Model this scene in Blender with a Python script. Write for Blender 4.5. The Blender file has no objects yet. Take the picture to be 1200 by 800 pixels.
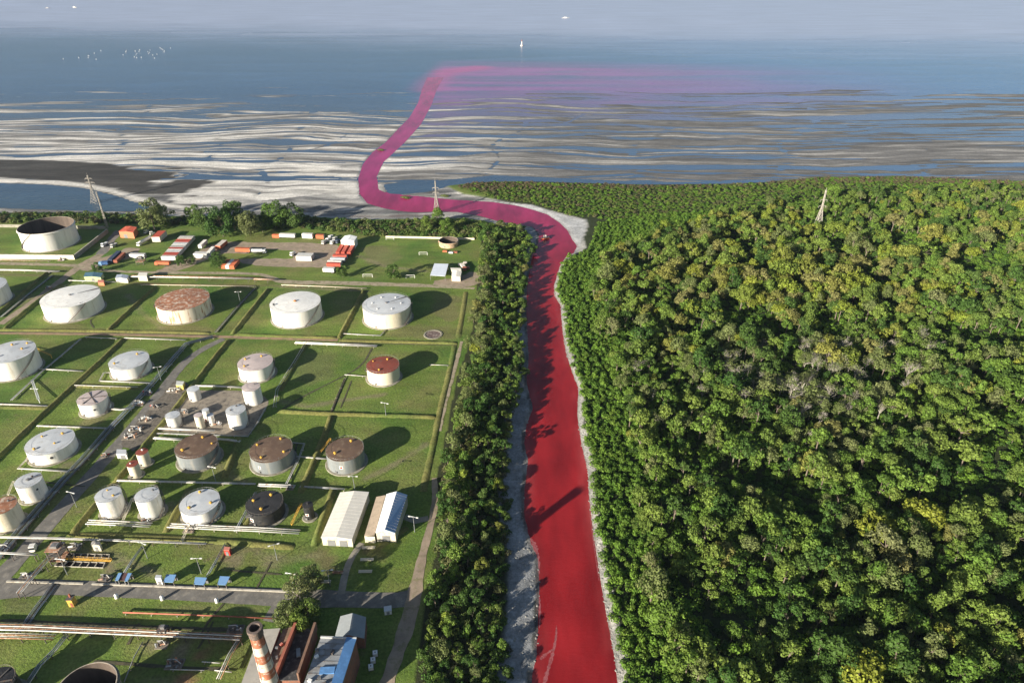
import bpy, math, random
import numpy as np
R = math.radians
rnd = random.Random(7)
SC = bpy.context.scene
COL = SC.collection

# ------------------------------------------------------------------ camera, sky, sun, exposure
CAM_H = 200.0; PITCH = 30.5; FPX = 800.0          # focal length in pixels of a 1200 px wide picture
cam_d = bpy.data.cameras.new('camera'); cam = bpy.data.objects.new('camera', cam_d); COL.objects.link(cam)
cam.location = (0, 0, CAM_H); cam.rotation_euler = (R(90 - PITCH), 0, 0)
cam_d.sensor_width = 36; cam_d.lens = 36 * FPX / 1200; cam_d.clip_start = 1; cam_d.clip_end = 60000
SC.camera = cam
SUN_EL = 16.5; SUN_AZ = 225.0                      # compass azimuth of the sun, +Y = north
wd = bpy.data.worlds.new('World'); SC.world = wd; wd.use_nodes = True
nt = wd.node_tree; nt.nodes.clear()
sky = nt.nodes.new('ShaderNodeTexSky'); sky.sky_type = 'NISHITA'; sky.sun_disc = False
sky.sun_elevation = R(SUN_EL); sky.sun_rotation = R(SUN_AZ); sky.air_density = 1.0; sky.dust_density = 1.2; sky.ozone_density = 1.5
bg = nt.nodes.new('ShaderNodeBackground'); bg.inputs[1].default_value = 0.05
wo = nt.nodes.new('ShaderNodeOutputWorld')
nt.links.new(sky.outputs[0], bg.inputs[0]); nt.links.new(bg.outputs[0], wo.inputs[0])
sun_d = bpy.data.lights.new('sun', 'SUN'); sun = bpy.data.objects.new('sun', sun_d); COL.objects.link(sun)
sun_d.energy = 5.0; sun_d.angle = R(0.53); sun_d.color = (1.0, 0.92, 0.78)
sun.rotation_euler = (R(90 - SUN_EL), 0, R(-SUN_AZ + 180)); sun.location = (-300, -300, 400)
vs = SC.view_settings
vs.view_transform = 'Standard'; vs.look = 'None'; vs.gamma = 1; vs.exposure = 1.22; vs.use_curve_mapping = False
SC.cycles.max_bounces = 6; SC.cycles.diffuse_bounces = 3; SC.cycles.glossy_bounces = 2
SC.cycles.transmission_bounces = 3; SC.cycles.volume_bounces = 0; SC.cycles.transparent_max_bounces = 4
SC.cycles.caustics_reflective = False; SC.cycles.caustics_refractive = False

# ------------------------------------------------------------------ picture <-> ground geometry
_p = R(PITCH)
_F = np.array([0, math.cos(_p), -math.sin(_p)]); _U = np.array([0, math.sin(_p), math.cos(_p)])
def at(u, v, z=0.0):
    d = _F + np.array([1.0, 0, 0]) * ((u - 600) / FPX) + _U * ((400 - v) / FPX)
    t = (z - CAM_H) / d[2]
    return np.array([d[0] * t, d[1] * t, z])
def proj(P):
    d = np.asarray(P, float) - np.array([0, 0, CAM_H])
    f = d @ _F
    return 600 + FPX * d[0] / f, 400 - FPX * (d @ _U) / f, f
def gl(pts, z=0.0): return np.array([at(u, v, z)[:2] for u, v in pts])

# ------------------------------------------------------------------ numpy noise and distances
_NT = {}
def vnoise(x, y, seed=0):
    if seed not in _NT: _NT[seed] = np.random.RandomState(seed).rand(256, 256)
    T = _NT[seed]
    xi = np.floor(x).astype(int); yi = np.floor(y).astype(int)
    fx = x - xi; fy = y - yi; fx = fx * fx * (3 - 2 * fx); fy = fy * fy * (3 - 2 * fy)
    a = T[xi % 256, yi % 256]; b = T[(xi + 1) % 256, yi % 256]; c = T[xi % 256, (yi + 1) % 256]; d = T[(xi + 1) % 256, (yi + 1) % 256]
    return (a * (1 - fx) + b * fx) * (1 - fy) + (c * (1 - fx) + d * fx) * fy
def fbm(x, y, seed=0, o=4):
    s = 0; a = .5; n = 0
    for k in range(o):
        s = s + a * vnoise(x * 2 ** k, y * 2 ** k, seed + k); n += a; a *= .5
    return s / n
def sst(e0, e1, x):
    t = np.clip((x - e0) / (e1 - e0), 0, 1); return t * t * (3 - 2 * t)
def pdist(P, poly, closed=False):
    d = np.full(len(P), 1e9); n = len(poly)
    for i in range(n if closed else n - 1):
        a = poly[i]; b = poly[(i + 1) % n]; ab = b - a; L = ab @ ab + 1e-9
        t = np.clip(((P - a) @ ab) / L, 0, 1); q = P - a - t[:, None] * ab
        d = np.minimum(d, np.hypot(q[:, 0], q[:, 1]))
    return d
def inside(P, poly):
    r = np.zeros(len(P), bool); n = len(poly); x = P[:, 0]; y = P[:, 1]
    for i in range(n):
        a = poly[i]; b = poly[(i + 1) % n]
        if a[1] == b[1]: continue
        c = ((a[1] > y) != (b[1] > y)) & (x < (b[0] - a[0]) * (y - a[1]) / (b[1] - a[1]) + a[0]); r ^= c
    return r
def sdf(P, poly):
    d = pdist(P, poly, True); return np.where(inside(P, poly), -d, d)
def smooth(pts, it=2):
    pts = np.array(pts, float)
    for _ in range(it):
        q = .75 * pts[:-1] + .25 * pts[1:]; r = .25 * pts[:-1] + .75 * pts[1:]
        m = np.empty((2 * len(q), pts.shape[1])); m[0::2] = q; m[1::2] = r
        pts = np.vstack([pts[:1], m, pts[-1:]])
    return pts

# ------------------------------------------------------------------ materials
MATS = {}
def mat(name, col, rough=.8, vary=.25, scale=.3, col2=None, metal=0., bump=0., bscale=3., spec=.4, stretch=None, mix=None):
    """principled surface: col varied by two noises, optional second colour (stains) mixed in by a noise threshold"""
    if name in MATS: return MATS[name]
    m = bpy.data.materials.new(name); m.use_nodes = True; n = m.node_tree.nodes; l = m.node_tree.links
    b = n['Principled BSDF']; b.inputs['Roughness'].default_value = rough; b.inputs['Metallic'].default_value = metal
    b.inputs['Specular IOR Level'].default_value = spec
    tc = n.new('ShaderNodeTexCoord'); src = tc.outputs['Object']
    if stretch:
        mp = n.new('ShaderNodeMapping'); mp.inputs['Scale'].default_value = stretch; l.new(src, mp.inputs[0]); src = mp.outputs[0]
    nz = n.new('ShaderNodeTexNoise'); nz.inputs['Scale'].default_value = scale; nz.inputs['Detail'].default_value = 6; nz.inputs['Roughness'].default_value = .65
    l.new(src, nz.inputs['Vector'])
    mr = n.new('ShaderNodeMapRange'); mr.inputs[1].default_value = .3; mr.inputs[2].default_value = .7; mr.inputs[3].default_value = 1 - vary; mr.inputs[4].default_value = 1 + vary
    l.new(nz.outputs[0], mr.inputs[0])
    rgb = n.new('ShaderNodeRGB'); rgb.outputs[0].default_value = (*col, 1); c = rgb.outputs[0]
    if col2:
        n2 = n.new('ShaderNodeTexNoise'); n2.inputs['Scale'].default_value = scale * 1.7; n2.inputs['Detail'].default_value = 8; n2.inputs['Roughness'].default_value = .7
        l.new(src, n2.inputs['Vector'])
        m2 = n.new('ShaderNodeMapRange'); lo, hi = mix or (.5, .62); m2.inputs[1].default_value = lo; m2.inputs[2].default_value = hi; l.new(n2.outputs[0], m2.inputs[0])
        mx = n.new('ShaderNodeMix'); mx.data_type = 'RGBA'; l.new(m2.outputs[0], mx.inputs[0]); l.new(c, mx.inputs[6]); mx.inputs[7].default_value = (*col2, 1); c = mx.outputs[2]
    mu = n.new('ShaderNodeVectorMath'); mu.operation = 'SCALE'; l.new(c, mu.inputs[0]); l.new(mr.outputs[0], mu.inputs['Scale'])
    l.new(mu.outputs[0], b.inputs['Base Color'])
    if bump:
        nb = n.new('ShaderNodeTexNoise'); nb.inputs['Scale'].default_value = bscale; nb.inputs['Detail'].default_value = 4; l.new(src, nb.inputs['Vector'])
        bp = n.new('ShaderNodeBump'); bp.inputs['Strength'].default_value = 1; bp.inputs['Distance'].default_value = bump; l.new(nb.outputs[0], bp.inputs['Height']); l.new(bp.outputs[0], b.inputs['Normal'])
    MATS[name] = m
    return m
def ground_mat(name, rough=.92):
    m = bpy.data.materials.new(name); m.use_nodes = True; n = m.node_tree.nodes; l = m.node_tree.links
    b = n['Principled BSDF']; b.inputs['Roughness'].default_value = rough; b.inputs['Specular IOR Level'].default_value = .25
    at_ = n.new('ShaderNodeVertexColor'); at_.layer_name = 'Col'
    geo = n.new('ShaderNodeNewGeometry')
    def noise(sc, det=5, r=.6, st=None):
        x = n.new('ShaderNodeTexNoise'); x.inputs['Scale'].default_value = sc; x.inputs['Detail'].default_value = det; x.inputs['Roughness'].default_value = r
        if st:
            mp = n.new('ShaderNodeMapping'); mp.inputs['Scale'].default_value = st; mp.inputs['Rotation'].default_value = (0, 0, .12); l.new(geo.outputs['Position'], mp.inputs[0]); l.new(mp.outputs[0], x.inputs['Vector'])
        else: l.new(geo.outputs['Position'], x.inputs['Vector'])
        return x.outputs[0]
    def rng(s, a, b_, c, d):
        x = n.new('ShaderNodeMapRange'); l.new(s, x.inputs[0])
        for i, v in enumerate((a, b_, c, d)): x.inputs[i + 1].default_value = v
        return x.outputs[0]
    def math_(op, a, b_):
        x = n.new('ShaderNodeMath'); x.operation = op; l.new(a, x.inputs[0])
        if isinstance(b_, float): x.inputs[1].default_value = b_
        else: l.new(b_, x.inputs[1])
        return x.outputs[0]
    # dry / bare patches where the alpha channel says grass
    dry = math_('MULTIPLY', rng(noise(.035, 6, .65), .46, .64, 0, .8), at_.outputs['Alpha'])
    mx = n.new('ShaderNodeMix'); mx.data_type = 'RGBA'; l.new(dry, mx.inputs[0]); l.new(at_.outputs['Color'], mx.inputs[6]); mx.inputs[7].default_value = (.165, .165, .055, 1)
    lush = math_('MULTIPLY', rng(noise(.021, 5, .6), .5, .66, 0, .8), at_.outputs['Alpha'])
    mx2 = n.new('ShaderNodeMix'); mx2.data_type = 'RGBA'; l.new(lush, mx2.inputs[0]); l.new(mx.outputs[2], mx2.inputs[6]); mx2.inputs[7].default_value = (.062, .140, .020, 1)
    bare = math_('MULTIPLY', rng(noise(.11, 7, .7), .64, .72, 0, .8), at_.outputs['Alpha'])
    mx3 = n.new('ShaderNodeMix'); mx3.data_type = 'RGBA'; l.new(bare, mx3.inputs[0]); l.new(mx2.outputs[2], mx3.inputs[6]); mx3.inputs[7].default_value = (.21, .165, .10, 1)
    f = math_('MULTIPLY', rng(noise(.9, 5, .7), .3, .7, .6, 1.4), rng(noise(.12, 4, .6, (.35, 1, 1)), .3, .7, .78, 1.22))
    mu = n.new('ShaderNodeVectorMath'); mu.operation = 'SCALE'; l.new(mx3.outputs[2], mu.inputs[0]); l.new(f, mu.inputs['Scale'])
    l.new(mu.outputs[0], b.inputs['Base Color'])
    bp = n.new('ShaderNodeBump'); bp.inputs['Distance'].default_value = .35; bp.inputs['Strength'].default_value = .8; l.new(noise(1.1, 4, .7), bp.inputs['Height']); l.new(bp.outputs[0], b.inputs['Normal'])
    return m
def water_mat(name, rough=.25, wave=.25, wscale=.12, spec=.5, st=(1, 2.2, 1), vs_=.02, vst=(.3, 1.5, 1), var=.14):
    m = bpy.data.materials.new(name); m.use_nodes = True; n = m.node_tree.nodes; l = m.node_tree.links
    b = n['Principled BSDF']; b.inputs['IOR'].default_value = 1.33; b.inputs['Specular IOR Level'].default_value = spec
    geo = n.new('ShaderNodeNewGeometry')
    a = n.new('ShaderNodeVertexColor'); a.layer_name = 'Col'
    nz = n.new('ShaderNodeTexNoise'); nz.inputs['Scale'].default_value = vs_; nz.inputs['Detail'].default_value = 6; nz.inputs['Roughness'].default_value = .6
    mp = n.new('ShaderNodeMapping'); mp.inputs['Scale'].default_value = vst; l.new(geo.outputs['Position'], mp.inputs[0]); l.new(mp.outputs[0], nz.inputs['Vector'])
    mr = n.new('ShaderNodeMapRange'); mr.inputs[1].default_value = .3; mr.inputs[2].default_value = .7; mr.inputs[3].default_value = 1 - var; mr.inputs[4].default_value = 1 + var; l.new(nz.outputs[0], mr.inputs[0])
    mu = n.new('ShaderNodeVectorMath'); mu.operation = 'SCALE'; l.new(a.outputs['Color'], mu.inputs[0]); l.new(mr.outputs[0], mu.inputs['Scale']); l.new(mu.outputs[0], b.inputs['Base Color'])
    ro = n.new('ShaderNodeMapRange'); ro.inputs[3].default_value = rough; ro.inputs[4].default_value = rough + .3; l.new(a.outputs['Alpha'], ro.inputs[0]); l.new(ro.outputs[0], b.inputs['Roughness'])
    wv = n.new('ShaderNodeTexNoise'); wv.inputs['Scale'].default_value = wscale; wv.inputs['Detail'].default_value = 5; wv.inputs['Roughness'].default_value = .62
    mp2 = n.new('ShaderNodeMapping'); mp2.inputs['Scale'].default_value = st; l.new(geo.outputs['Position'], mp2.inputs[0]); l.new(mp2.outputs[0], wv.inputs['Vector'])
    bp = n.new('ShaderNodeBump'); bp.inputs['Distance'].default_value = wave; l.new(wv.outputs[0], bp.inputs['Height']); l.new(bp.outputs[0], b.inputs['Normal'])
    return m
def leaf_mat(name, cols, trans=.30):
    m = bpy.data.materials.new(name); m.use_nodes = True; n = m.node_tree.nodes; l = m.node_tree.links
    b = n['Principled BSDF']; b.inputs['Roughness'].default_value = .65; b.inputs['Specular IOR Level'].default_value = .25
    oi = n.new('ShaderNodeObjectInfo'); cr = n.new('ShaderNodeValToRGB'); e = cr.color_ramp.elements
    e[0].color = (*cols[0], 1); e[1].color = (*cols[-1], 1)
    for i in range(1, len(cols) - 1): k = e.new(i / (len(cols) - 1)); k.color = (*cols[i], 1)
    l.new(oi.outputs['Random'], cr.inputs[0])
    geo = n.new('ShaderNodeNewGeometry'); nz = n.new('ShaderNodeTexNoise'); nz.inputs['Scale'].default_value = .55; nz.inputs['Detail'].default_value = 3; l.new(geo.outputs['Position'], nz.inputs['Vector'])
    mr = n.new('ShaderNodeMapRange'); mr.inputs[1].default_value = .3; mr.inputs[2].default_value = .7; mr.inputs[3].default_value = .62; mr.inputs[4].default_value = 1.4; l.new(nz.outputs[0], mr.inputs[0])
    ri = n.new('ShaderNodeMapRange'); ri.inputs[3].default_value = .7; ri.inputs[4].default_value = 1.3; l.new(geo.outputs['Random Per Island'], ri.inputs[0])
    mm = n.new('ShaderNodeMath'); mm.operation = 'MULTIPLY'; l.new(mr.outputs[0], mm.inputs[0]); l.new(ri.outputs[0], mm.inputs[1])
    mu = n.new('ShaderNodeVectorMath'); mu.operation = 'SCALE'; l.new(cr.outputs[0], mu.inputs[0]); l.new(mm.outputs[0], mu.inputs['Scale']); l.new(mu.outputs[0], b.inputs['Base Color'])
    tr = n.new('ShaderNodeBsdfTranslucent'); l.new(mu.outputs[0], tr.inputs[0]); ms = n.new('ShaderNodeMixShader'); ms.inputs[0].default_value = trans
    out = n['Material Output']; l.new(b.outputs[0], ms.inputs[1]); l.new(tr.outputs[0], ms.inputs[2]); l.new(ms.outputs[0], out.inputs['Surface'])
    return m

# ------------------------------------------------------------------ mesh builder, objects, tags
class MB:
    def __init__(s): s.v = []; s.f = []
    def add(s, v, f):
        o = len(s.v); s.v += [tuple(map(float, p)) for p in v]; s.f += [tuple(i + o for i in q) for q in f]; return s
    def hexa(s, b, t):            # 4 bottom, 4 top points (counter-clockwise seen from above)
        return s.add(list(b) + list(t), [(3, 2, 1, 0), (4, 5, 6, 7), (0, 1, 5, 4), (1, 2, 6, 5), (2, 3, 7, 6), (3, 0, 4, 7)])
    def box(s, c, sz, a=0.):      # c = centre of the base, sz = (x, y, z), a = rotation about z
        hx, hy = sz[0] / 2, sz[1] / 2; ca, sa = math.cos(a), math.sin(a)
        q = [(c[0] + x * ca - y * sa, c[1] + x * sa + y * ca) for x, y in ((-hx, -hy), (hx, -hy), (hx, hy), (-hx, hy))]
        return s.hexa([(*p, c[2]) for p in q], [(*p, c[2] + sz[2]) for p in q])
    def ring(s, c, prof, n=24, cap0=False, cap1=False, a0=0.):   # lathe of (radius, z) pairs
        k = len(prof); v = []
        for i in range(n):
            t = a0 + 2 * math.pi * i / n
            for r, z in prof: v.append((c[0] + r * math.cos(t), c[1] + r * math.sin(t), c[2] + z))
        f = [(i * k + j, (i + 1) % n * k + j, (i + 1) % n * k + j + 1, i * k + j + 1) for i in range(n) for j in range(k - 1)]
        if cap1: f.append(tuple(i * k + k - 1 for i in range(n)))
        if cap0: f.append(tuple(i * k for i in reversed(range(n))))
        return s.add(v, f)
    def tube(s, pts, r, n=8, r1=None):
        pts = [np.array(p, float) for p in pts]; m = len(pts); v = []
        for i, p in enumerate(pts):
            d = pts[min(i + 1, m - 1)] - pts[max(i - 1, 0)]; d /= np.linalg.norm(d) + 1e-9
            up = np.array([0, 0, 1.]) if abs(d[2]) < .9 else np.array([1., 0, 0])
            x = np.cross(d, up); x /= np.linalg.norm(x); y = np.cross(x, d)
            rr = r if r1 is None else r + (r1 - r) * i / (m - 1)
            for k in range(n):
                t = 2 * math.pi * k / n; v.append(p + rr * (math.cos(t) * x + math.sin(t) * y))
        f = [(i * n + k, i * n + (k + 1) % n, (i + 1) * n + (k + 1) % n, (i + 1) * n + k) for i in range(m - 1) for k in range(n)]
        f += [tuple(range(n))[::-1], tuple((m - 1) * n + k for k in range(n))]
        return s.add(v, f)
    def strip(s, pts, w, z):      # flat ribbon along 2-D points
        pts = np.asarray(pts, float); m = len(pts); v = []
        for i in range(m):
            d = pts[min(i + 1, m - 1)] - pts[max(i - 1, 0)]; d /= np.linalg.norm(d) + 1e-9; nrm = np.array([-d[1], d[0]])
            ww = w[i] if hasattr(w, '__len__') else w
            for sgn in (1, -1): v.append((*(pts[i] + sgn * nrm * ww / 2), z))
        return s.add(v, [(2 * i, 2 * i + 1, 2 * i + 3, 2 * i + 2) for i in range(m - 1)])
    def build(s, name, m, parent=None, sm=False):
        o = np.array(parent.location) if parent is not None else np.zeros(3)
        if parent is not None and parent.parent is not None: o = o + np.array(parent.parent.location)
        me = bpy.data.meshes.new(name); me.from_pydata([tuple(np.array(p) - o) for p in s.v], [], s.f)
        if m is not None: me.materials.append(m)
        if sm: me.polygons.foreach_set('use_smooth', [True] * len(me.polygons))
        me.update(); ob = bpy.data.objects.new(name, me); COL.objects.link(ob)
        if parent is not None: ob.parent = parent
        return ob
def tag(o, label=None, cat=None, group=None, kind=None):
    for k, v in (('label', label), ('category', cat), ('group', group), ('kind', kind)):
        if v: o[k] = v
    return o
def E(name, loc, label, cat, group=None):
    o = bpy.data.objects.new(name, None); o.location = tuple(map(float, loc)); o.empty_display_size = .5; COL.objects.link(o)
    return tag(o, label, cat, group)
def npmesh(name, V, F, mats, mi=None, col=None, sm=False):
    me = bpy.data.meshes.new(name); V = np.asarray(V, np.float32); F = np.asarray(F, np.int32); k = F.shape[1]
    me.vertices.add(len(V)); me.vertices.foreach_set('co', V.ravel())
    me.loops.add(F.size); me.loops.foreach_set('vertex_index', F.ravel())
    me.polygons.add(len(F)); me.polygons.foreach_set('loop_start', np.arange(0, F.size, k, dtype=np.int32)); me.polygons.foreach_set('loop_total', np.full(len(F), k, np.int32))
    for m in mats: me.materials.append(m)
    if mi is not None: me.polygons.foreach_set('material_index', np.asarray(mi, np.int32))
    if sm: me.polygons.foreach_set('use_smooth', np.ones(len(F), bool))
    if col is not None:
        a = me.color_attributes.new('Col', 'FLOAT_COLOR', 'POINT'); a.data.foreach_set('color', np.asarray(col, np.float32).ravel())
    me.update(calc_edges=True); me.validate(); return me
def link(name, me, parent=None):
    o = bpy.data.objects.new(name, me); COL.objects.link(o)
    if parent is not None: o.parent = parent
    return o

# ------------------------------------------------------------------ outlines read off the photograph (pixels of the 1200 x 800 picture)
RL = [(610,1300),(612,1000),(618,880),(624,800),(625,783),(628.5,770),(630.7,745),(632,717),(632.6,690),(631,651),(623,634),(620,622),(615,600),(614.7,580),(616.7,559),(619,537),(614.7,517),(617.5,495),(625,476),(617.5,446),(620,416),(617.5,380),(617,355),(618,331),(624,298),(631,283),(632,272),(624,264),(602,261),(582,257),(560,251),(536,247),(510,246.5),(489,247.5),(470,246),(452,243),(431,237),(422,226),(420,208.5),(425,192),(436,178),(452,166),(466,151),(480,137),(490,120),(495,103),(501,90)]
RR = [(790,1300),(765,1000),(738,880),(724,800),(721,770),(714,734),(705.5,687),(696,627),(691,585),(689,550),(681,515),(676.6,484),(678,453),(670,432),(663,410),(660,390),(658,370),(657,356),(650,345),(649.5,332),(653,322),(656,311),(663,300),(672,295),(676,287),(670,279),(665,269),(656,260),(641,250),(622,244),(606,240),(576,235.5),(532,233),(491,229),(455,226.5),(443,221),(441,206),(449,189),(474,166),(493,145),(505,123),(512,103),(520,90)]
RLg = gl(RL); RRg = gl(RR)
RLg = np.vstack([[RLg[0, 0], -120], RLg]); RRg = np.vstack([[RRg[0, 0], -120], RRg])
RIV = np.vstack([RLg, RRg[::-1]])
# dry land south-west of the river, and north-east of it
LANDL = np.vstack([gl([(-900,252),(-300,250),(0,250),(92,250),(150,252),(205,254),(330,253),(420,258),(505,257),(545,256),(575,261),(600,265)]), RLg[np.arange(len(RLg)-20, 0, -1)] + np.array([-4., 0]), [[RLg[1, 0] - 3, -120], [RLg[1, 0] - 3, -4000], [-6000, -4000], [-6000, at(-900, 252)[1]]]])
i0 = next(i for i, p in enumerate(RR) if p == (663,300)) + 1
LANDR = np.vstack([RRg[:i0 + 1] + np.array([2.0, 0]), gl([(672,299),(681,293),(686,280),(691,266),(690,257),(668,252),(650,247),(625,239),(600,236),(575,231),(545,226),(528,218),(560,214),(600,213),(680,215),(760,217),(850,216),(900,214),(960,208),(1060,207),(1200,213),(1600,216)]), [[6000, at(1600, 216)[1]], [6000, -4000], [RRg[0, 0] + 3, -4000]]])
POOL = gl([(-300,212),(0,213),(60,215),(105,220),(140,229),(170,239),(195,245),(140,247),(90,246),(0,243),(-300,240)])
DMUD = gl([(-300,186),(0,186),(60,187),(130,191),(170,198),(205,206),(212,220),(200,236),(170,232),(110,218),(60,210),(0,207),(-300,206)])
SPIT = gl(smooth([(-300,208),(0,210),(60,212),(100,216),(135,223.5),(170,235),(205,241),(245,244)], 2))
SAND = gl([(70,187),(130,185),(240,182),(420,190),(421,235),(380,226),(330,232),(250,239),(204,238),(200,228),(215,212),(175,196)])
TRI = gl([(560,233),(625,240),(650,248),(668,253),(692,257),(687,284),(677,296),(660,300),(670,280),(650,256),(600,238)])
LAG = gl([(455,228),(448,215),(470,212),(520,210),(580,204),(650,207),(760,212),(900,211),(900,214),(760,216),(600,212),(530,217),(500,224),(480,226)])

_wg = (.21, .175, .11); _rd = (.25, .135, .075); _bs = (.14, .10, .06)
SOIL = [([(262,652),(280,644),(296,648),(292,664),(270,668)], _wg), ([(300,655),(318,652),(322,664),(304,670)], _wg), ([(110,648),(135,652),(138,668),(124,680),(112,668)], _wg), ([(200,758),(224,752),(230,766),(214,776),(198,772)], _wg), ([(24,340),(36,345),(44,348),(30,358),(18,358)], _wg), ([(160,754),(178,748),(188,756),(172,766)], _wg),
        ([(222,765),(236,755),(254,755),(250,772),(232,778),(220,776)], _rd), ([(208,792),(226,783),(238,786),(234,808),(204,808)], _rd), ([(176,800),(180,786),(190,790),(200,806)], (.22, .17, .11)), ([(374,634),(384,646),(402,650),(402,668),(392,684),(372,680),(366,655)], _bs), ([(420,640),(445,640),(442,652),(420,652)], _bs), ([(60,372),(72,360),(90,380),(120,386),(60,388)], (.16, .15, .055)),
        ([(185,385),(200,378),(236,382),(250,388),(190,389)], (.17, .155, .06)), ([(440,388),(470,384),(530,380),(532,396),(450,395)], (.15, .15, .055)), ([(520,345),(540,350),(538,372),(526,380),(505,366)], (.16, .155, .06)), ([(350,410),(385,414),(395,440),(360,452),(340,440)], (.13, .15, .05)), ([(425,290),(450,286),(470,300),(455,314),(428,308)], (.16, .16, .065)), ([(80,545),(62,556),(40,558),(60,552)], _wg), ([(90,488),(128,482),(120,494),(95,498)], (.17, .16, .07)), ([(10,700),(40,706),(90,722),(40,726),(0,716)], (.13, .14, .05)), ([(190,712),(260,708),(310,712),(300,720),(200,718)], (.15, .155, .055)), ([(200,628),(260,634),(320,640),(300,652),(230,644)], (.17, .155, .07))]
WORN = [([(150,345),(165,365),(190,385)], _wg), ([(330,470),(360,476),(395,470),(450,462)], _wg), ([(60,640),(130,648),(160,662),(180,672)], _wg), ([(300,650),(340,655),(372,650)], _wg), ([(120,690),(128,676),(132,664)], _wg), ([(420,300),(450,312),(500,318)], _wg), ([(200,590),(208,606),(206,616)], _wg), ([(255,545),(275,560),(290,566)], _wg), ([(60,560),(90,548),(110,530)], _wg), ([(430,560),(470,540),(500,520)], _wg), ([(20,735),(90,738),(200,744),(280,748)], _bs), ([(0,322),(60,323),(80,326)], _bs), ([(155,332),(230,333),(300,334),(420,339)], _bs), ([(330,336),(430,341)], _wg)]
CREEKS = [(smooth(px, 2), w) for px, w in (([(300,228),(318,212),(300,196),(345,178),(330,160),(372,140),(360,112)], 9), ([(345,178),(385,170),(405,158),(430,140)], 7), ([(120,185),(150,168),(135,150),(180,128),(170,105)], 10), ([(240,186),(262,172),(250,158),(285,145)], 7), ([(20,180),(60,160),(40,138),(80,118)], 9), ([(560,206),(590,186),(570,168),(620,150),(610,128)], 9), ([(620,150),(660,146),(690,130)], 7), ([(740,212),(760,190),(730,172),(790,152),(780,128)], 10), ([(905,208),(930,186),(905,166),(960,148),(950,124)], 10), ([(1080,205),(1100,182),(1070,164),(1130,144)], 10), ([(960,148),(1010,152),(1060,140)], 7))]
def terrain(X, Y):
    """height and albedo of the ground at arrays X, Y"""
    P = np.stack([X, Y], 1)
    dr = sdf(P, RIV); dl = np.minimum(sdf(P, LANDL), sdf(P, LANDR))
    left = X < np.interp(Y, RLg[:32, 1], RLg[:32, 0]) + 12
    n1 = fbm(X / 9, Y / 9, 3); n2 = fbm(X / 40, Y / 40, 9); n3 = fbm(X / 3.1, Y / 3.1, 21, 3)
    # tidal flat: bars running along the shore
    wx = fbm(X / 130, Y / 70, 31) - .5
    yy = Y + 50 * wx + 10 * np.sin(X / 170.)
    b = fbm(X / 240 + 5, yy / 13, 41, 5) * 2 - 1
    b2 = fbm(X / 90, yy / 4.2, 51, 4) * 2 - 1
    slope = np.interp(Y, [640, 760, 900, 1000, 1080, 1160, 1250], [-.86, -.92, -.97, -1.03, -1.14, -1.42, -2.4])
    slope = slope + np.where(X > 20, -.05 * (Y > 860), -.10 * sst(800, 980, Y))
    flat = slope + .46 * b + .42 * b2
    flat = np.where(Y < 640, np.maximum(flat, -.93) * .5 - .42 + .12 * b2, flat)
    for px, w_ in CREEKS:
        g_ = gl(px); dd = pdist(P, g_) + 22 * np.abs(fbm(X / 24, Y / 24, 37, 3) - .5); flat = flat - .26 * sst(w_ * .55, w_ * .1, dd)
    dspit = pdist(P, SPIT)
    dp = sdf(P, POOL); dm = sdf(P, DMUD) + 110 * (fbm(X / 34, Y / 14, 33, 5) - .5) * sst(-420, -330, X)
    flat = np.where(dm < 0, np.maximum(flat * .3 - .6, -.95), flat)
    flat = np.where(dp < 0, -1.0 - np.clip(-dp * .06, 0, .6), flat)
    flat = np.maximum(flat, -.55 - np.clip(dspit / 4.5, 0, 5) * .5) if True else flat
    dg = sdf(P, LAG); flat = np.where(dg < 0, -1.0 - np.clip(-dg * .1, 0, .5), flat)
    tri = sdf(P, TRI); flat = np.where(tri < 0, -.55 + .25 * n1, flat)
    land = np.where(dl < 0, 0., 0.)
    k = sst(0, 7, dl)
    z = land * (1 - k) + flat * k
    z = np.where((dl > 0) & (dl < 7), np.minimum(0, z), z)
    # river banks
    wbank = np.where(left, 9 + 4 * n2, 1.8 + 3.2 * n1 + 1.2 * (n3 - .5))
    zb = -1.0 + np.clip(dr / wbank, -9, 1) * 1.02
    zb = np.where(left & (Y < 320), -1.0 + np.clip((dr + (n1 - .5) * 1.0) / 11., -9, 1.2) ** 1 * .85, zb)
    zb = np.where(dr < 0, -1.0 + np.clip(dr * .25, -2.0, 0), zb)
    far = sst(560, 640, Y)
    z = np.where(far < 1, np.minimum(z, zb * (1 - far) + z * far), z)
    z = np.where((dr < 0) & (far > 0), np.minimum(z, -1.06 + np.clip(dr * .2, -1.5, 0)), z)
    z = np.where((dr > 0) & (Y > 470), np.minimum(z, -1.01 + dr * .13), z)
    z = np.where((np.abs(z) < .03), 0, z)
    # ------------ albedo
    C = np.zeros((len(X), 4)); g = np.array([.120, .172, .032])
    C[:, :3] = g * (.8 + .45 * n2)[:, None]; C[:, 3] = 1
    def put(mask, col, alpha=0.):
        mk = np.clip(mask, 0, 1)[:, None]; C[:, :3] = C[:, :3] * (1 - mk) + np.array(col) * mk
        C[:, 3] = C[:, 3] * (1 - mk[:, 0]) + alpha * mk[:, 0]
    east = ~left
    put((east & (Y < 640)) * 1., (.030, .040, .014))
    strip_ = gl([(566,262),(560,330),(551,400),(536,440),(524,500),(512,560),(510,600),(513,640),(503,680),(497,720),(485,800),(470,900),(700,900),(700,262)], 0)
    put((inside(P, strip_) & left) * 1., (.034, .040, .016))
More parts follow.
